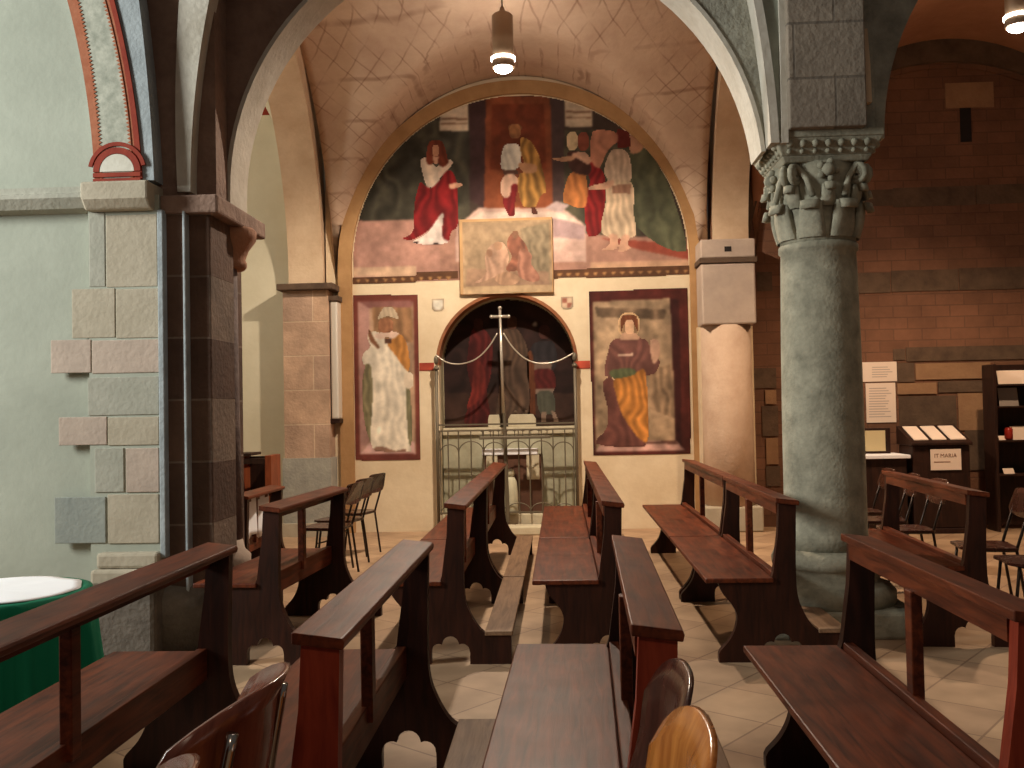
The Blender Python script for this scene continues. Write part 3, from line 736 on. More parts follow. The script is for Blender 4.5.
fig([(z4([(430,200),(510,188),(590,300),(650,450),(704,640),(690,684),(600,662),(520,612),(455,540),(436,400)]), (80,82,60), .12, 4, 1),
     (z4([(430,125),(470,118),(500,160),(480,200),(440,210),(425,170)]), (178,128,98), 0, 0, 1)], off=.007)
fig([(z4([(370,88),(430,105),(440,180),(370,185)]), (108,36,30)),
     (z4([(200,240),(258,248),(312,320),(314,450),(292,584),(228,602),(212,450),(238,340)]), (130,28,28), .2, 3, 1),
     (z4([(145,305),(222,318),(217,466),(130,452),(108,420)]), (180,108,54), .15, 3, 1),
     (z4([(128,210),(190,200),(242,260),(232,312),(150,292)]), (70,42,36), .1, 2, 1),
     (z4(ell(155,150,30,48)), (196,172,132), 0, 0, 1, 'painted_head'), (z4(ell(208,152,30,48)), (132,66,48), 0, 0, 1, 'painted_head'),
     (z4([(250,110),(310,95),(365,110),(372,150),(330,190),(300,250),(280,280),(240,230)]), (176,116,90), .1, 2, 1),
     (z4([(60,228),(110,225),(160,220),(165,238),(110,250),(62,238)]), (186,138,104), 0, 0, 1),
     (z4([(150,215),(210,200),(245,240),(230,262),(185,236)]), (196,150,122), 0, 0, 1)], off=.008)
fig([(z4([(345,192),(410,196),(437,250),(432,345),(345,352),(306,290)]), (196,168,142), .1, 4, 1),
     (z4([(326,350),(442,350),(452,500),(464,594),(420,614),(296,594),(312,450)]), (188,162,132), .12, 5, 1),
     (z4([(345,362),(436,358),(436,402),(348,404)]), (140,100,78), .1, 3),
     (z4([(332,600),(372,602),(376,652),(350,674),(290,672),(330,650)]), (196,148,120), 0, 0, 1), (z4([(392,606),(428,604),(424,650),(440,664),(380,686),(376,670)]), (196,148,120), 0, 0, 1),
     (z4([(352,338),(300,350),(236,368),(240,386),(335,376)]), (206,156,126), 0, 0, 1)])
# frieze below the lunette
for lo, hi, bands, lab in ((352, 459, [[(352,277),(416,275.5),(416,283.5),(352,285)], [(416,272),(459,270),(459,279),(416,281)]], 'brown patterned painted frieze band below the lunette, left of the square panel'),
                       (553, 690, [[(553,270),(587,268.5),(587,277.5),(553,279)], [(587,268),(690,264.5),(690,275),(587,279)]], 'brown patterned painted frieze band below the lunette, right of the square panel')):
    fz = fresco('painted_frieze', YB, [(p, (94,60,38)) for p in bands]+[([(u, 279.5-.028*(u-352)), (u+5, 279.5-.028*(u-352)), (u+2.5, 283-.03*(u-352))], (172,124,74)) for u in range(lo+4, hi-6, 9)], off=.006, soft=1)
    tag(fz, lab, 'frieze')
# left panel: standing bishop in white
zl = lambda p: Z(4.04, 340, 280, p)
pa = fresco('fresco_panel', YB, [
    (zl([(50,58),(318,58),(326,730),(60,730)]), (112,52,42)),
    (zl([(72,86),(298,84),(306,702),(80,704)]), (166,132,104), .12, 3),
    (zl([(72,86),(120,110),(126,640),(80,704)]), (176,130,120)),
    (zl([(72,86),(298,84),(290,112),(118,114)]), (132,84,78)),
    (zl([(80,704),(126,650),(300,650),(306,702)]), (206,160,152)),
    (zl([(130,110),(290,110),(296,250),(210,250),(140,240)]), (146,106,72), .15, 3)], off=.006)
tag(pa, 'tall painted panel of a figure in white robe and orange cape left of the niche', 'fresco')
fig([(zl([(105,340),(132,360),(138,650),(104,600),(88,450)]), (122,112,80), .15, 2, 1), (zl([(262,430),(284,440),(294,640),(272,655)]), (122,116,84), .1, 2, 1),
     (zl([(108,222),(150,208),(192,250),(240,330),(272,370),(266,440),(276,640),(290,692),(210,692),(128,672),(132,500),(126,350),(94,342),(92,300),(122,270)]), (226,212,190), .06, 6, 1),
     (zl([(140,690),(150,672),(185,676),(225,690),(262,682),(262,696),(215,696)]), (150,110,90), 0, 0, 1),
     (zl([(192,255),(240,218),(272,260),(284,340),(272,367),(230,312)]), (190,124,56), .15, 3, 1),
     (zl([(118,196),(140,240),(160,270),(150,275),(118,240)]), (128,80,52), 0, 0, 1),
     (zl([(140,225),(185,205),(240,214),(215,238),(190,232),(160,240)]), (226,190,170), 0, 0, 1),
     (zl(ell(186,184,33,32)), (160,104,72), .1, 2, 1, 'painted_head'), (zl([(152,160),(172,118),(194,106),(220,118),(240,160),(195,148)]), (188,166,138), .1, 5, 1),
     (zl(ell(279,406,21,36)), (226,206,180), 0, 0, 1), (zl([(180,238),(210,236),(208,256),(182,256)]), (92,58,44))], parent=pa)
zr = lambda p: Z(4.04, 570, 280, p)
pb_ = fresco('fresco_panel', YB, [
    (zl([(0,0)]*3) if 0 else zr([(72,46),(478,28),(490,706),(94,712)]), (84,34,28)),
    (zr([(90,88),(404,74),(426,645),(466,690),(104,694)]), (162,134,104), .15, 3),
    (zr([(404,74),(440,80),(452,690),(426,645)]), (60,26,24)),
    (zr([(104,694),(130,650),(426,648),(466,688)]), (196,150,138)),
    (zr([(300,654),(426,648),(440,664),(300,660)]), (96,60,50)),
    (zr([(100,110),(390,120),(380,160),(110,150)]), (120,96,74), .2, 2),
    (zr([(320,360),(415,340),(424,560),(320,520)]), (136,110,84), .2, 3)], off=.006, mott=.2)
tag(pb_, 'tall painted panel of a haloed woman in red and orange dress right of the niche', 'fresco')
fig([(zr(ell(238,182,47,54)), (206,168,122), 0, 0, 1, 'painted_halo'), (zr(ell(238,184,39,46)), (150,118,86), 0, 0, 1, 'painted_halo'),
     (zr([(130,420),(172,398),(204,500),(250,600),(304,672),(108,664),(146,600),(150,520)]), (108,62,54), .15, 5, 1),
     (zr([(180,238),(300,238),(334,300),(364,332),(334,382),(250,384),(180,392),(138,382),(150,300)]), (116,72,64), .15, 5, 1),
     (zr([(180,395),(260,375),(306,380),(318,630),(284,644),(220,560),(190,480)]), (188,118,48), .2, 4, 1),
     (zr([(162,366),(250,358),(262,382),(180,398)]), (90,98,64), .1, 3, 1), (zr([(194,300),(256,296),(256,306),(196,310)]), (206,170,146)),
     (zr([(206,150),(240,138),(272,152),(276,210),(258,180),(240,164),(218,180),(206,215)]), (120,66,40), .1, 3, 1),
     (zr(ell(240,190,21,32)), (208,164,128), 0, 0, 1, 'painted_head'), (zr([(218,212),(262,212),(278,240),(204,240)]), (206,160,128), 0, 0, 1),
     (zr([(322,250),(352,240),(366,280),(356,320),(334,334)]), (206,160,132), 0, 0, 1)], parent=pb_)
# small painted shields and red bars on the wall
for k, (u, v, cc, lab) in enumerate([(438,305,(206,200,186),'small pale painted shield left of the niche arch'), (567,303,(160,96,78),'small reddish painted shield right of the niche arch')]):
    s = fresco('painted_shield', YB, [([(u-7,v-7),(u+7,v-7.4),(u+7,v+2),(u+4,v+7),(u-4,v+7),(u-7,v+2)], (170,150,124)), ([(u-5,v-5),(u+5,v-5.4),(u+5,v+1),(u+2.5,v+5),(u-2.5,v+5),(u-5,v+1)], cc)]
               + ([([(u,v-5),(u+5,v-5),(u+5,v),(u,v)], (206,176,146)), ([(u-5,v),(u,v),(u,v+5),(u-4,v+4)], (206,176,146))] if k else []), off=.006, soft=1)
    tag(s, lab, 'shield')
for u0, u1, v0, lab in ((418.5,435,362,'short red painted bar left of the iron gate'), (574,591,360,'short red painted bar right of the iron gate')):
    s = fresco('painted_bar', YB, [([(u0,v0),(u1,v0-.3),(u1,v0+9.5),(u0,v0+10)], (176,66,46)), ([(u0,v0+8.5),(u1,v0+8.2),(u1,v0+9.5),(u0,v0+10)], (120,60,44))], off=.006, soft=1)
    tag(s, lab, 'painted bar')
# plaque above the niche
pl_ = thing('painted_plaque', 'square tan painted panel of huddled figures above the niche', 'painting', (0,0,0))
a, b = at(460, 258, YB), at(553, 258, YB); zt, zb = at(506, 219, YB).z, at(506, 294, YB).z
obj('panel_board', box(new(), a.x, b.x, YB-.055, YB-.002, zb, zt), mottled('plaque_board', col(170,132,92), col(186,150,108), 4, .85, .1), pl_, bevel=.006)
z5 = lambda p: Z(6.98, 440, 200, p)
YP = YB-.056
fresco('painted_picture', YP, [
    (z5([(150,150),(780,135),(785,640),(160,665)]), (190,156,118), .05, 3), (z5([(170,165),(765,150),(770,600),(175,610)]), (180,150,116), .06, 4),
    (z5([(560,200),(760,160),(765,560),(640,560)]), (160,140,110), .1, 4), (z5([(160,610),(780,590),(782,640),(162,660)]), (214,180,136)),
    (z5([(190,480),(760,500),(765,590),(180,600)]), (176,138,110))], pl_, off=.002, cell=.009, dim=.84)
fresco('painted_figure', YP, [
    (z5([(340,330),(420,290),(470,340),(480,430),(440,500),(380,540),(270,580),(240,575),(320,520),(310,420)]), (198,154,126), .12, 4, 1),
    (z5([(500,230),(530,215),(560,260),(610,330),(620,420),(580,480),(500,500),(460,480),(500,400),(470,330),(470,280)]), (168,104,80), .15, 3, 1),
    (z5(ell(525,240,25,28)), (160,112,84), 0, 0, 1, 'painted_head'), (z5(ell(405,320,30,30)), (186,140,108), 0, 0, 1, 'painted_head'), (z5(ell(345,370,24,28)), (176,130,100), 0, 0, 1, 'painted_head'),
    (z5([(560,340),(640,380),(640,450),(700,540),(650,575),(560,540),(540,480)]), (190,128,104), .15, 3, 1),
    (z5([(380,540),(470,500),(560,545),(520,590),(430,595)]), (190,146,114), .1, 3, 1)], pl_, off=.005, cell=.009, soft=1, dim=.84)
# dark fresco at the back of the niche
YN = YB+.46
zn = lambda p: Z(3.2, 420, 290, p)
nclip = lambda X, Zz: (np.abs(X-NC) < NR-.004) & (((X-NC)**2+np.maximum(Zz-NZS, 0)**2) < (NR-.006)**2) & (Zz > 1.27)
nf = fresco('niche_fresco', YN, [(zn([(40,0),(520,0),(520,450),(40,450)]), (44,27,24), .2, 3), (zn([(60,330),(500,330),(500,450),(60,450)]), (64,42,34), .1, 3), (zn(ell(368,110,8,8)), (150,140,128))], off=.006, clip=nclip)
tag(nf, 'dark fresco of three standing saints at the back of the niche', 'fresco')
fig([(zn([(165,130),(205,125),(235,180),(228,270),(215,330),(225,425),(140,430),(165,340),(150,240)]), (112,34,32), .25, 4, 1), (zn(ell(187,112,17,23)), (96,54,44), 0, 0, 1, 'painted_head'),
     (zn([(178,230),(205,250),(205,330),(150,380),(165,320)]), (146,46,38), .15, 3, 1)], parent=nf, Y=YN, dim=.72)
fig([(zn([(265,130),(310,125),(345,190),(350,300),(345,420),(245,425),(255,300),(252,190)]), (112,84,66), .2, 5, 1), (zn(ell(295,105,18,24)), (108,68,52), 0, 0, 1, 'painted_head')], parent=nf, Y=YN, dim=.72)
fig([(zn([(365,170),(425,165),(440,230),(415,265),(370,260),(352,210)]), (56,50,54), .15, 3, 1), (zn([(368,235),(418,230),(415,262),(392,275),(370,262)]), (150,120,104), 0, 0, 1),
     (zn([(362,260),(425,258),(430,320),(358,325)]), (110,36,34), .15, 4, 1), (zn([(365,318),(430,314),(428,328),(366,332)]), (176,146,128)),
     (zn([(375,330),(425,328),(432,390),(385,395)]), (104,104,88), .1, 3, 1), (zn([(388,390),(404,390),(405,425),(388,425)]), (196,160,136)), (zn([(420,388),(432,388),(446,422),(428,425)]), (196,160,136)),
     (zn(ell(398,135,20,24)), (92,50,42), 0, 0, 1, 'painted_head'), (zn([(345,200),(362,215),(370,400),(345,410),(352,330),(340,260)]), (130,70,40), .15, 3, 1)], parent=nf, Y=YN, dim=.72)

# ================================================================== ALTAR AND GATE
t = thing('altar', 'pale stone altar with brown front recess inside the niche behind the gate', 'altar', (NC, YB+.185, 0))
obj('altar_ledge', box(new(), NX0-NC+.01, NX1-NC-.01, .02, .26, 1.18, 1.27), M['altar'], t, bevel=.01)
obj('altar_wall', box(new(), NX0-NC+.01, NX1-NC-.01, .06, .26, 0.2, 1.18), mottled('altar_grey_plaster', col(146,142,120), col(176,172,148), 4, .9, .2), t)
obj('altar_table', box(new(), -.33, .36, -.17, .06, .93, 1.0), M['white_cloth'], t, bevel=.008)
obj('altar_front', box(new(), -.30, .42, -.13, .06, .2, .93), M['altar_dark'], t, bevel=.01)
obj('altar_leg', box(new(), -.28, -.14, -.16, -.125, .62, .93), M['altar'], t, bevel=.01); obj('altar_leg', box(new(), .22, .38, -.16, -.125, .62, .93), M['altar'], t, bevel=.01)
obj('altar_step', box(new(), NX0-NC+.01, NX1-NC-.01, -.18, .26, 0, .2), M['altar'], t, bevel=.015)
t = thing('stone_step', 'low pale stone step in front of the iron gate', 'step', (NC, 11.52, 0))
obj('step_slab', box(new(), -.75, .72, -.12, .16, 0, .10), M['altar'], t, bevel=.015)
s = obj('statuette', ball(lathe(new(), [(.08,.2),(.095,.24),(.092,.45),(.08,.6),(.05,.66),(.0,.67)], 0, 0, 16), (0,0,.71), .055), mottled('pale_statuette', col(170,164,140), col(196,190,164), 6, .8, .2), None, smooth=True, loc=(NC+.02, YB-.045, 0))
tag(s, 'small pale statuette in front of the brown altar front behind the gate', 'statuette')
for (u0, v0, u1, v1, lab) in ((488,411,500,424,'small pale stone box at left on the altar ledge'), (508,412,536,424,'wide pale stone box with two knobs at right on the altar ledge')):
    p, q = at(u0, v0, YB+.30), at(u1, v1, YB+.30); w = q.x-p.x
    o = obj('altar_box', prism(new(), [(-w/2,0),(w/2,0),(w/2,.10),(w/2*.8,.16),(-w/2*.8,.16),(-w/2,.10)], -.05, .05), M['altar'], None, bevel=.006, loc=((p.x+q.x)/2, YB+.33, 1.27))
    tag(o, lab, 'box')
    if w > .2:
        for sx in (-.08, .06): obj('knob', ball(new(), (sx, -.03, .185), .025), M['dark_band'], o, smooth=True)

YG = YB-.15
g = thing('iron_gate', 'tall wrought iron gate with scrolls closing the niche', 'gate', (NC, YG, 0))
def gx(u): return at(u, 470, YG).x-NC
def gz(u, v): return at(u, v, YG).z
for u in (438, 577):
    x = gx(u); pb2 = tube(new(), [(x,0,.02),(x,0,2.05)], .02, 8); ball(pb2, (x,0,2.12), .03, 1, 1, 1.9); tube(pb2, [(x,0,2.0),(x,0,2.03)], .035, 10)
    obj('gate_post', pb2, M['iron'], g, smooth=True)
zt, zb2 = gz(506, 430), gz(506, 514)
for u in (440.5,448.6,459,471.5,484,494,519,530,542,553.6,565.5,574):
    obj('gate_bar', tube(new(), [(gx(u),0,zb2),(gx(u),0,zt)], .009, 6), M['iron'], g)
for zz in (zt, zb2+.02, gz(506,424)):
    obj('gate_rail', box(new(), gx(438), gx(577), -.012, .012, zz-.01, zz+.01), M['iron'], g)
sc_ = new(); sb_ = new()
us = [440.5,459,484,506,530,553.6,574]
for ua, ub in zip(us, us[1:]):
    xa, xb = gx(ua), gx(ub); r = (xb-xa)/2
    tube(sc_, [((xa+xb)/2+r*math.cos(PI*k/12), 0, gz(506,452)+r*.9*math.sin(PI*k/12)) for k in range(13)], .008, 6)
    tube(sb_, [((xa+xb)/2+r*math.cos(PI*k/12), 0, zb2+.03+r*.7*math.sin(PI*k/12)) for k in range(13)], .007, 6)
obj('gate_scrollwork', sc_, M['iron'], g, smooth=True); obj('gate_scrollwork', sb_, M['iron'], g, smooth=True)
for pts in ([(438,355),(448,362),(462,364),(478,359),(491,347),(500,333)], [(506,333),(515,347),(528,359),(543,363.5),(560,361),(576,353)]):
    obj('gate_swag', tube(new(), [(gx(u), 0, gz(u, v)) for u, v in catmull(pts, 5, False)], .010, 6), M['silver'], g, smooth=True)
xc = gx(504.5)
obj('gate_stile', tube(new(), [(gx(507),0,.1),(xc+.01,0,1.45)], [.026,.02], 8), M['iron'], g)
cr = new(); tube(cr, [(xc,-.0,1.45),(gx(503),0,gz(503,308))], [.02,.016], 8); box(cr, gx(503)-.105, gx(503)+.105, -.014, .014, gz(503,316.5)-.017, gz(503,316.5)+.017)
for sx in (-.105, .105): ball(cr, (gx(503)+sx, 0, gz(503,316.5)), .024, seg=8)
ball(cr, (gx(503), 0, gz(503,308)), .026, seg=8)
obj('gate_cross', cr, M['silver'], g, smooth=True)
t = thing('candle_rack', 'dark iron candle rack bar fixed across the gate', 'candle rack', (NC, YG-.16, 0))
zz = gz(506, 437)
obj('rack_bar', box(new(), gx(481), gx(551), -.03, .03, zz-.02, zz+.015), M['iron'], t, bevel=.006)
for k in range(9):
    x = gx(484)+(gx(548)-gx(484))*k/8; rk = tube(new(), [(x,0,zz),(x,0,zz+.10)], .006, 6); lathe(rk, [(.0,zz+.07),(.022,zz+.075),(.024,zz+.085),(.0,zz+.08)], x, 0, 8)
    obj('candle_spike', rk, M['iron'], t)
obj('rack_bracket', tube(new(), [(gx(490),0,zz),(gx(490),.14,zz)], .01, 6), M['iron'], t); obj('rack_bracket', tube(new(), [(gx(540),0,zz),(gx(540),.14,zz)], .01, 6), M['iron'], t)

# ================================================================== PEWS
RH, SH = .945, .49
END = [(.012,.92),(.002,.75),(-.03,.52),(-.046,.47)]
def end_profile():
    left = catmull([(-.35,.462),(-.325,.40),(-.27,.33),(-.245,.27),(-.255,.20),(-.29,.13),(-.345,.07)], 4, False)
    lobes = [(-.10,.0),(-.10,.07)]+arc(-.055, .078, .043, PI, PI*.35, 6)+arc(.015, .115, .05, PI*.95, PI*.05, 8)+arc(.085, .078, .043, PI*.65, 0, 6)+[(.13,.07),(.13,0)]
    right = catmull([(.37,.0)], 1) if 0 else []
    r = [(.13,0),(.375,0),(.375,.165)]+catmull([(.30,.165),(.235,.175),(.18,.22),(.13,.31),(.105,.40),(.10,.55),(.105,.75),(.11,.92)], 4, False)
    pts = END[:3]+[(-.05,.462)]+left+[(-.355,.05),(-.355,0)]+lobes[:-1]+r
    return pts
def copy_tree(o, parent=None):
    c = o.copy(); C.objects.link(c); c.parent = parent
    for ch in list(o.children): copy_tree(ch, c)
    return c
def mesh_rename(o): return o
def make_pew(L, label, loc, kneeler=True, h=1.0, rz=0.0, post=True):
    root = thing('church_pew', label, 'pew', loc, rz, 'wooden church pews')
    root.scale = (1, 1, h)
    prof = end_profile()
    for y0, mm in ((0, M['pew_lit'] if loc[1] < 5 else M['pew_dark']), (L-.05, M['pew_dark'])):
        obj('end_panel', prism(new(), prof, y0, y0+.05), mm, root, bevel=.004)
    tilt = .008
    obj('top_rail', prism(new(), [(-.008,RH+tilt),(-.008,RH-.022),(.122,RH-.03-tilt),(.126,RH-.012-tilt),(.122,RH-tilt)], -.02, L+.02), M['pew'], root, bevel=.004)
    obj('rail_apron', box(new(), .004, .026, .05, L-.05, .855, RH-.022), M['pew'], root)
    if post: obj('back_post', box(new(), -.01, .03, L/2-.03, L/2+.03, .46, .86), M['pew'], root, bevel=.004)
    obj('back_beam', box(new(), -.03, .012, .05, L-.05, .385, .515), M['pew'], root, bevel=.004)
    obj('seat', box(new(), -.425, -.032, -.015, L+.015, .462, SH), M['pew'], root, bevel=.006)
    if kneeler:
        obj('kneeler', box(new(), .22, .385, -.01, L+.01, .168, .195), M['pew_light'], root, bevel=.005)
    return root
NB = 2.40; NL = 1.67
Y1 = 5.68; L1 = 1.80; Y2 = 7.535; L2 = 2.40
p_near = [make_pew((NL if x < 1 else 1.50) if x > -1 else 2.36, lab, (x, NB+(.06 if 0 < x < 1 else .18 if x > 1 else 0) if x > -1 else 1.70, 0), x > -1, 1.0, -.025 if 0 < x < 1 else 0.0) for x, lab in (
    (-1.52, 'dark wooden pew in the near block beside the green clothed table'),
    (-0.675, 'dark wooden pew with a lit red-brown near end behind the two brown plywood chairs'),
    (0.175, 'dark wooden pew with a lit red-brown near end behind the orange plywood chair'),
    (1.17, 'dark wooden pew in the near block at the right edge in front of the column'))]
make_pew(1.42, 'dark wooden pew in the far block beside the shaded stone pier', (-1.80, Y1, 0), True, 1.0, -.06)
pairs = (((-.69), ['dark wooden pew near end of the left aisle row facing the gate', 'wooden pew behind another in the left aisle row, closest to the gate']),
         ((.24), ['wooden pew near end of the right aisle row facing the gate', 'wooden pew behind another in the right aisle row, closest to the gate']),
         ((1.25), ['wooden pew with shiny seat just left of the stone column', 'wooden pew with shiny seat behind another, below the haloed woman panel']),
         ((2.47), ['dark wooden pew just right of the stone column']))
firsts = {}
for x, labs in pairs:
    for k, lab in enumerate(labs):
        make_pew(L1 if k == 0 else L2, lab, (x, (Y1 if x < 2 else 6.0) if k == 0 else Y2, 0), x < 2, 1.0, 0.0 if x < 2 else -.05, x < 2)
short = make_pew(.98, 'lower dark bench behind the shaded stone pier, against the white wall', (-2.62, 7.58, 0), False, .9)
cl = new(); n = 10
V = [[cl.verts.new((-2.60+.02*math.sin(i*1.9)+.012*j/6, 7.70+.7*i/n, .83-.36*j/6-(.03*math.sin(i*1.3) if j == 6 else 0))) for j in range(7)] for i in range(n+1)]
for i in range(n):
    for j in range(6): cl.faces.new((V[i][j], V[i+1][j], V[i+1][j+1], V[i][j+1]))
o = obj('white_cloth', cl, M['white_cloth'], None, smooth=True); o.modifiers.new('t', 'SOLIDIFY').thickness = .006
tag(o, 'white cloth hanging below the rail of the low bench behind the pier', 'cloth')

# ================================================================== CHAIRS
def shell_back(bm, w, h, z0, x0, lean, depth, th=.012, n=14, m=8):
    """curved plywood back, sitter faces -x, back spans y"""
    F_, B_ = [], []
    for i in range(n+1):
        s = -1+2*i/n
        rf, rb = [], []
        for j in range(m+1):
            t = j/m
            hh = h*(1-.16*abs(s)**3.2)
            x = x0+lean*t-depth*abs(s)**2.2+.03*math.sin(t*PI)
            if t > .8: x += .03*((t-.8)/.2)**2
            z = z0+hh*t
            nrm = Vector((1, 2.2*depth*abs(s)**1.2*(1 if s > 0 else -1)/(w/2), 0)).normalized()
            p = Vector((x, s*w/2, z)); rf.append(bm.verts.new(p)); rb.append(bm.verts.new(p+nrm*th))
        F_.append(rf); B_.append(rb)
    for G in (F_, B_):
        for i in range(n):
            for j in range(m): bm.faces.new((G[i][j], G[i+1][j], G[i+1][j+1], G[i][j+1]))
    for i in range(n):
        for j in (0, m): bm.faces.new((F_[i][j], F_[i+1][j], B_[i+1][j], B_[i][j]))
    for j in range(m):
        for i in (0, n): bm.faces.new((F_[i][j], F_[i][j+1], B_[i][j+1], B_[i][j]))
    return bm
def ply_chair(label, loc, rz, mat, frame, sc=1.0, stile=.60, curve=.085):
    t = thing('plywood_chair', label, 'chair', loc, rz, 'plywood chairs in the foreground'); t.scale = (sc, sc, sc)
    obj('backrest', shell_back(new(), .44, .42, .46, .17, .10, curve), mat, t, smooth=True)
    obj('seat', prism(new(), catmull([(-.21,-.19),(-.22,0),(-.21,.19),(0,.21),(.17,.18),(.19,0),(.17,-.18),(0,-.21)], 4), .435, .45, 'z'), mat, t, bevel=.004)
    for sy in (-.17, .17):
        obj('leg', tube(new(), catmull([(-.20,sy,.0),(-.17,sy,.40),(-.14,sy,.43),(.0,sy,.43)], 4, False), .011, 8), frame, t, smooth=True)
        obj('back_stile', tube(new(), catmull([(.24,sy,.0),(.19,sy,.40),(.19+.075*(stile-.4),sy*.97,.4+(stile-.4)*.5),(.19+.17*(stile-.4),sy*.9,stile)], 5, False), .011, 8), frame, t, smooth=True)
    obj('crossbar', tube(new(), [(.215,-.17,.2),(.215,.17,.2)], .009, 8), frame, t)
    return t
def slat_chair(label, loc, rz, w=.40):
    t = thing('metal_frame_chair', label, 'chair', loc, rz, 'metal framed chairs with wooden slab backs')
    bk = prism(new(), catmull([(-w/2,.665),(w/2,.665),(w/2,.80),(w/2-.03,.845),(0,.85),(-w/2+.03,.845),(-w/2,.80)], 3), 0, .02, 'x')
    for v in bk.verts: v.co.x += .235+.22*(v.co.z-.66)-.5*v.co.y**2
    obj('backrest', bk, M['chair_dark'], t, bevel=.004)
    obj('seat', prism(new(), catmull([(-.20,-.18),(-.21,0),(-.20,.18),(0,.20),(.16,.18),(.17,0),(.16,-.18),(0,-.20)], 4), .435, .452, 'z'), M['chair_dark'], t, bevel=.005)
    for sy in (-.17, .17):
        obj('leg', tube(new(), [(-.21,sy,0),(-.16,sy,.44)], .011, 8), M['tube_dark'], t, smooth=True)
        obj('back_stile', tube(new(), [(.21,sy,0),(.15,sy,.43),(.16,sy,.47),(.27,sy,.82)], .011, 8), M['tube_dark'], t, smooth=True)
    obj('stretcher', tube(new(), [(-.185,-.17,.22),(-.185,.17,.22)], .009, 8), M['tube_dark'], t)
    obj('seat_frame', tube(new(), [(-.16,-.17,.43),(-.16,.17,.43),(.15,.17,.43),(.15,-.17,.43),(-.16,-.17,.43)], .010, 8), M['tube_dark'], t)
    return t
ply_chair('brown plywood chair in the lower left with its full curved back edge showing', (-.92, 1.98, 0), 0, M['chair_brown'], M['chrome'], 1.09, .82, .13)
ply_chair('brown plywood chair cut off by the lower left frame edge, nearer one', (-.91, 1.44, 0), 0, M['chair_brown'], M['chrome'], 1.08, .82, .13)
ply_chair('dark plywood chair against a pew end, just behind the orange plywood chair', (-.045, 2.17, 0), 0, M['chair_dark'], M['tube_dark'], 1.04, .6, .045)
ply_chair('orange varnished plywood chair at the bottom edge, the only orange one', (-.085, 1.69, 0), 0, M['chair_orange'], M['tube_dark'], 1.08, .6, .045)
slat_chair('dark slab-backed metal chair on the chapel floor, nearest of three by the left wall', (-2.16, 8.85, 0), -.18, .38)
slat_chair('dark slab-backed metal chair on the chapel floor, middle one of three by the left wall', (-2.18, 9.42, 0), -.26, .38)
slat_chair('dark slab-backed metal chair on the chapel floor, closest to the white robed panel', (-2.19, 10.1, 0), -.24, .38)
for k, (x, y, rz, lab) in enumerate([(3.08, 6.45, -.1, 'dark metal chair right of the far right pew, nearest of its row'), (3.07, 7.15, -.15, 'dark metal chair seen through the back of the far right pew'),
    (2.86, 8.15, -.06, 'dark metal chair behind the far right pew, third of its row'), (2.88, 8.8, -.14, 'dark metal chair beside the column, fourth of its row'),
    (2.9, 9.5, -.05, 'dark metal chair beside the column, last of its row near the notices'), (3.75, 7.0, .3, 'dark metal chair at the right frame edge behind the first of the row')]):
    slat_chair(lab, (x, y, 0), rz)

# ================================================================== TABLE WITH GREEN CLOTH
t = thing('round_table', 'round table draped to the floor with green cloth in the left foreground', 'table', (-2.60, 4.28, 0)); t.scale = (1,1,.96)
obj('table_top', lathe(new(), [(.001,.70),(.40,.70),(.40,.735),(.001,.735)], 0, 0, 40), M['cab'], t)
obj('table_leg', lathe(new(), [(.25,0),(.22,.03),(.05,.06),(.04,.65),(.10,.70)], 0, 0, 16), M['cab'], t)
tc_ = new(); seg = 120; prof = [(0.0,.742),(.38,.742),(.415,.738),(.425,.70),(.43,.5),(.45,.25),(.475,.01)]; rings = []
for r, z in prof:
    dpt = max(0, (.72-z)/.72)
    rings.append([tc_.verts.new(((r+dpt**.6*(.035*math.sin(k/seg*2*PI*17+1.5*math.sin(k*.13))+.02*math.sin(k/seg*2*PI*31)))*math.cos(k/seg*2*PI), (r+dpt**.6*(.035*math.sin(k/seg*2*PI*17+1.5*math.sin(k*.13))+.02*math.sin(k/seg*2*PI*31)))*math.sin(k/seg*2*PI), z)) for k in range(seg)])
for a, b in zip(rings[1:], rings[2:]):
    for k in range(seg): tc_.faces.new((a[k], a[(k+1)%seg], b[(k+1)%seg], b[k]))
tc_.faces.new(rings[1])
for v in rings[0]: tc_.verts.remove(v)
o = obj('green_tablecloth', tc_, M['green_cloth'], None, smooth=True, loc=(-2.60, 4.28, 0)); o.scale = (1,1,.96); tag(o, 'green cloth hanging in folds over the round table', 'tablecloth')
wc = new(); 
R_ = [[wc.verts.new((r*math.cos(k/60*2*PI)*(1+.015*math.sin(k*1.1)), r*math.sin(k/60*2*PI)*(1+.015*math.sin(k*1.1)), .7475+.002*math.sin(k*.7+r*9))) for k in range(60)] for r in (.05,.2,.33,.372)]
wc.faces.new(R_[0])
for a, b in zip(R_, R_[1:]):
    for k in range(60): wc.faces.new((a[k], a[(k+1)%60], b[(k+1)%60], b[k]))
o = obj('white_overlay_cloth', wc, M['white_cloth'], None, smooth=True, loc=(-2.60, 4.28, 0)); o.modifiers.new('t', 'SOLIDIFY').thickness = .004
o.scale = (1,1,.96); tag(o, 'round white cloth lying on top of the green tablecloth', 'cloth')

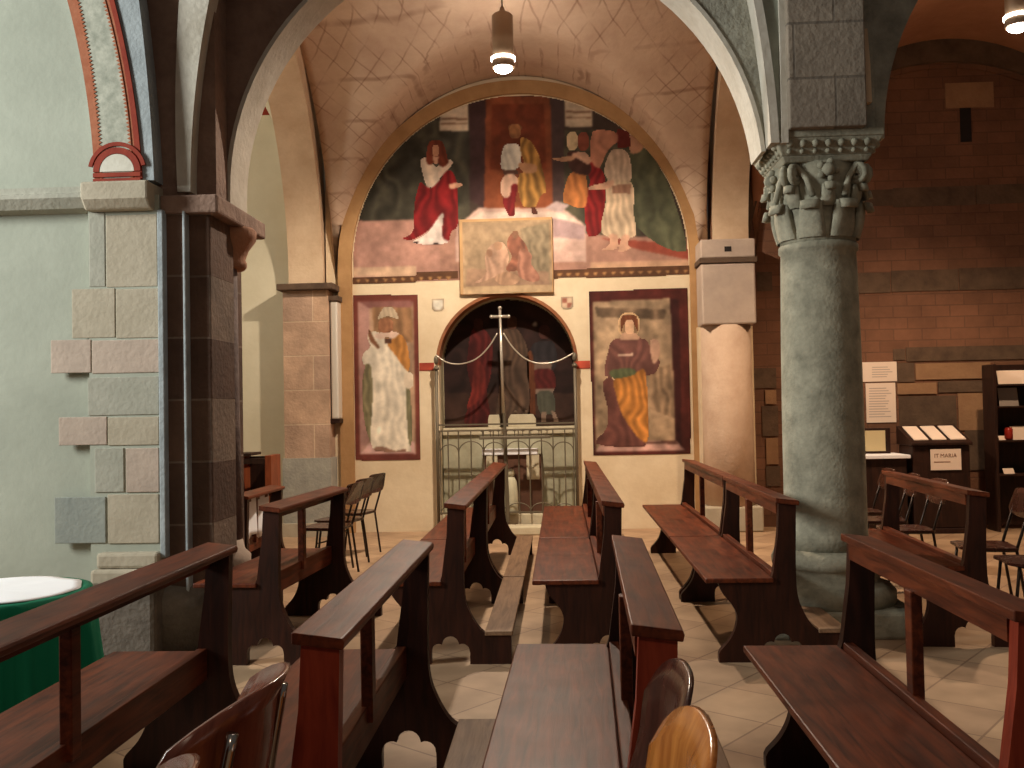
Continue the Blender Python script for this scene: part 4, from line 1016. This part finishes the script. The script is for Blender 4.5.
# ================================================================== LAMPS
def lamp(label, loc, ztop, power, vis=True):
    t = thing('pendant_lamp', label, 'lamp', loc, 0, 'pendant cylinder lamps')
    obj('lamp_cord', tube(new(), [(0,0,.62),(0,0,ztop-loc[2])], .008, 6), M['tube_dark'], t)
    obj('lamp_body', lathe(new(), [(.02,.62),(.03,.58),(.085,.55),(.105,.53),(.105,.12),(.098,.11)], 0, 0, 28), M['lamp_body'], t, smooth=True)
    obj('glow_ring', lathe(new(), [(.085,.115),(.122,.115),(.122,.085),(.085,.085),(.085,.115)], 0, 0, 32), M['lamp_ring'], t)
    obj('lamp_collar', lathe(new(), [(.095,.085),(.112,.085),(.110,.012),(.09,.012),(.09,.085)], 0, 0, 28), M['lamp_body'], t)
    obj('bulb', lathe(new(), [(.001,-.035),(.05,-.03),(.085,-.01),(.092,.012),(.001,.012)], 0, 0, 24), M['lamp_glow'], t, smooth=True)
    return t
LCH = (-.49, 9.4, 4.86); LRI = (at(1018, 28, 9.0).x, 9.0, at(1018, 28, 9.0).z)
lamp('lit brown cylinder pendant lamp hanging in front of the chapel lunette', LCH, 5.9, 1)
lamp('lit brown cylinder pendant lamp at the upper right frame edge', LRI, 6.1, 1)
def light(name, typ, loc, energy, color, size=.1, target=None, **kw):
    l = bpy.data.lights.new(name, typ); l.energy = energy; l.color = color
    if typ == 'AREA': l.shape = 'RECTANGLE'; l.size = size; l.size_y = kw.get('size_y', size)
    elif typ == 'SPOT': l.shadow_soft_size = size; l.spot_size = kw['angle']; l.spot_blend = kw.get('blend', .5)
    else: l.shadow_soft_size = size
    o = bpy.data.objects.new(name, l); C.objects.link(o); o.location = loc
    if target: o.rotation_euler = (Vector(target)-Vector(loc)).to_track_quat('-Z', 'Y').to_euler()
    return o
WARM = (1.0, .84, .66)
light('chapel_lamp_light', 'SPOT', (LCH[0], LCH[1], LCH[2]-.06), 760, WARM, .07, (LCH[0], LCH[1], 0), angle=math.radians(172), blend=.4)
light('chapel_lamp_glow', 'POINT', (LCH[0], LCH[1], LCH[2]+.08), 125, (1.0,.88,.74), .16)
light('chapel_lamp_beam', 'SPOT', (LCH[0], LCH[1], LCH[2]-.06), 260, (1.0,.80,.58), .07, (LCH[0], LCH[1], 0), angle=math.radians(100), blend=.7)
light('right_lamp_light', 'SPOT', (LRI[0], LRI[1], LRI[2]-.06), 620, (1.0,.70,.44), .07, (LRI[0], LRI[1]+.3, 0), angle=math.radians(125), blend=.6)
light('right_lamp_glow', 'POINT', (LRI[0], LRI[1], LRI[2]+.08), 75, (1.0,.70,.44), .16)
light('left_bay_light', 'POINT', (-6.0, 9.3, 4.0), 150, (1.0,.93,.82), .2)
nw = light('nave_window_light', 'AREA', (-8.6, 3.0, 4.4), 390, (.95, 1.0, .96), 1.4, (-1.0, 6.4, 2.6), size_y=2.6)
nw.data.spread = math.radians(120)
light('nave_lamp_light', 'SPOT', (.4, 2.9, 7.5), 190, (1.0,.84,.66), .2, (.4, 3.0, 0), angle=math.radians(100), blend=.8)
light('nave_lamp_light', 'SPOT', (.3, -2.2, 4.2), 130, (1.0,.76,.55), .2, (.1, 2.4, .6), angle=math.radians(90), blend=.8)

# ================================================================== NOTICES AND FURNITURE ON THE RIGHT
def flat(name, u0, v0, u1, v1, Y, th, m, parent=None): return obj(name, pxrect(new(), u0, v0, u1, v1, Y, th), m, parent)
def lines(parent, u0, v0, u1, v1, Y, rows, m, th=.0015, name='printed_lines'):
    bm = new(); rr = random.Random(int(u0*7+v0))
    for k in range(rows):
        v = v0+(v1-v0)*(k+.5)/rows; e = u1-(u1-u0)*rr.random()*.35; h = (v1-v0)/rows*.16
        pxrect(bm, u0, v-h, e, v+h, Y, th)
    return obj(name, bm, m, parent)
o = flat('notice_sheet', 862.5, 362, 896.5, 381.5, YB, .012, M['paper']); tag(o, 'wide pale notice sheet pinned uppermost on the brick wall', 'notice', None); lines(o, 872, 366, 893, 378, YB-.012, 5, M['ink_grey'])
o = flat('notice_sheet', 866, 383, 895.5, 422.5, YB, .012, M['paper']); tag(o, 'tall pale notice sheet pinned directly below the wide one', 'notice'); lines(o, 869, 387, 892, 418, YB-.012, 12, M['ink_grey'])
# board on the side table
YT = 11.3
t = thing('side_table', 'dark side table with white top cloth beside the column', 'table', (at(880,455,YT).x, YT, 0))
tx0, tx1 = at(848,455,YT).x-t.location.x, at(903,455,YT).x-t.location.x; tz = at(890,454,YT).z
obj('table_top', box(new(), tx0, tx1, -.25, .3, tz-.04, tz), M['white_cloth'], t, bevel=.005)
obj('table_body', box(new(), tx0+.03, tx1-.03, -.2, .28, .08, tz-.04), M['cab'], t, bevel=.01)
for x in (tx0+.06, tx1-.06):
    for y in (-.16, .24): obj('table_foot', box(new(), x-.03, x+.03, y-.03, y+.03, 0, .08), M['cab'], t)
t = thing('notice_board', 'yellowish framed sheet standing on the side table', 'notice', (at(876,450,YT).x, YT+.12, tz))
w = (at(889,450,YT).x-at(863,450,YT).x)/2
obj('board_frame', box(new(), -w-.02, w+.06, 0, .03, 0, .30), M['cab'], t, bevel=.004); obj('board_sheet', box(new(), -w, w, -.006, 0, .03, .27), M['paper_y'], t)
YD = 11.25
t = thing('offering_desk', 'dark desk with sloping top holding three white cards', 'desk', (at(936,460,YD).x, YD, 0))
dx0, dx1 = at(906,460,YD).x-t.location.x, at(966,460,YD).x-t.location.x; dz1 = at(936,428,YD).z; dz0 = at(936,442,YD).z
obj('desk_body', box(new(), dx0+.02, dx1-.02, -.16, .28, .06, dz0-.03), M['cab'], t, bevel=.01)
obj('desk_plinth', box(new(), dx0, dx1, -.18, .3, 0, .06), M['cab'], t, bevel=.01)
obj('sloping_top', prism(new(), [(-.2,dz0-.03),(-.2,dz0),(.3,dz1+.03),(.3,dz0-.03)], dx0, dx1, 'x'), M['cab'], t, bevel=.006)
sl = (dz1+.03-dz0)/.5
for k, (ua, ub, lab) in enumerate(((909,925,'white card on the sloping desk top, left of three'), (927,943,'white card on the sloping desk top, middle of three'), (945,962,'white card on the sloping desk top, right of three'))):
    xa, xb = at(ua,436,YD).x, at(ub,436,YD).x
    o = obj('white_card', prism(new(), [(-.13,dz0+sl*.07+.002),(-.13,dz0+sl*.07+.012),(.24,dz0+sl*.44+.012),(.24,dz0+sl*.44+.002)], -(xb-xa)/2+.01, (xb-xa)/2-.01, 'x'), M['paper'], None, loc=((xa+xb)/2, YD, 0)); tag(o, lab, 'card', 'white cards on the sloping desk')
YS = YD-.17
o = flat('paper_sign', 930.5, 449, 961, 470, YS, .006, M['paper']); tag(o, 'white paper sign with brown lettering on the desk front', 'sign')
def text(s, u, v, Y, size, m, parent, name='lettering'):
    cu = bpy.data.curves.new(name, 'FONT'); cu.body = s; cu.size = size; cu.extrude = .0006; cu.align_x = 'CENTER'; cu.align_y = 'CENTER'
    tmp = bpy.data.objects.new(name, cu); C.objects.link(tmp)
    dg = bpy.context.evaluated_depsgraph_get(); me = bpy.data.meshes.new_from_object(tmp.evaluated_get(dg)); bpy.data.objects.remove(tmp)
    o = bpy.data.objects.new(name, me); me.materials.clear(); me.materials.append(m); C.objects.link(o); p = at(u, v, Y)
    o.location = p; o.rotation_euler = (PI/2, 0, 0); o.parent = parent
    return o
text('IT', 936.5, 456, YS-.0075, .062, M['ink'], o); text('MARIA', 948.5, 455.7, YS-.0075, .062, M['ink'], o)
lines(o, 934, 460.5, 958, 463.5, YS-.006, 1, M['ink'])
YR = 11.2
t = thing('leaflet_rack', 'dark leaflet rack with pale sheets at the right frame edge', 'rack', (at(1016,420,YR).x, YR, 0))
rx0, rx1 = at(993,420,YR).x-t.location.x, at(993,420,YR).x-t.location.x+.75; rz1 = at(1010,364,YR).z
obj('rack_back', box(new(), rx0, rx1, .22, .25, .05, rz1), M['cab'], t)
obj('rack_side', box(new(), rx0, rx0+.03, -.05, .22, 0, rz1), M['cab'], t); obj('rack_side', box(new(), rx1-.03, rx1, -.05, .22, 0, rz1), M['cab'], t)
shelf_z = [at(1010, v, YR).z for v in (384, 406, 440, 474)]
for z in shelf_z: obj('rack_shelf', box(new(), rx0+.03, rx1-.03, -.05, .22, z-.02, z), M['cab'], t)
for (u0, v0, u1, v1, lab, mm) in ((1000,367,1040,380,'wide pale sheet on the top shelf of the leaflet rack','paper'), (1001,386,1021,404,'glossy grey leaflet tilted on the leaflet rack','gloss'),
                         (1013,407,1036,420,'pale card on the leaflet rack below the glossy leaflet','paper'), (1001,422,1009,426,'small pale slip on the leaflet rack','paper'), (1006,468,1017,473,'small white folded paper on the lowest shelf of the rack','paper')):
    if mm == 'gloss': M['gloss'] = plain('glossy_print', col(150,140,134), .2)
    p, q = at(u0, v0, YR), at(u1, v1, YR)
    below = max([z for z in shelf_z if z < q.z+.06] or [q.z])
    h = p.z-q.z
    o = obj('leaflet', prism(new(), [(0,0),(.008,0),(.05,h),(.042,h)], p.x, q.x, 'x'), M[mm], None, loc=(0, YR+.05, below)); tag(o, lab, 'leaflet', 'papers on the leaflet rack')
o = obj('red_jar', lathe(new(), [(.035,0),(.045,.02),(.045,.12),(.03,.14),(.0,.14)], 0, 0, 14), plain('red_glass', col(150,40,30), .3), None, smooth=True, loc=(at(1011,430,YR).x, YR+.06, shelf_z[2])); tag(o, 'small red jar standing on the leaflet rack', 'jar')

# ================================================================== WOODEN CABINET ON THE LEFT
YC = 10.6
c0, c1 = at(240, 470, YC), at(276, 470, YC); w = (c1.x-c0.x)/2
t = thing('wooden_cabinet', 'open red-brown wooden cabinet by the white wall behind the pier', 'cabinet', ((c0.x+c1.x)/2, YC, 0)); h = at(257, 455, YC).z
for sx in (-1, 1): obj('cabinet_side', box(new(), *sorted((sx*w, sx*(w-.07))), -.18, .18, 0, h), M['cab_red'], t, bevel=.005)
obj('cabinet_back', box(new(), -w+.07, w-.07, .14, .18, 0, h-.02), M['cab'], t)
obj('cabinet_top', box(new(), -w, w*.0-.02, -.19, .19, h, h+.03), M['cab'], t, bevel=.005)
obj('cabinet_shelf', box(new(), -w+.07, w-.07, -.16, .14, .5, .53), M['cab_red'], t)
obj('cabinet_crossbar', box(new(), -w+.07, w-.07, -.18, -.14, h-.09, h-.03), M['cab'], t)

# ================================================================== WORLD AND VIEW
w = bpy.data.worlds.new('world'); SC.world = w; w.use_nodes = True
bg = w.node_tree.nodes['Background']; bg.inputs[0].default_value = (.95, .84, .74, 1); bg.inputs[1].default_value = .09
SC.view_settings.view_transform = 'Standard'; SC.view_settings.look = 'None'; SC.view_settings.gamma = 1; SC.view_settings.use_curve_mapping = False
SC.view_settings.exposure = 0.0
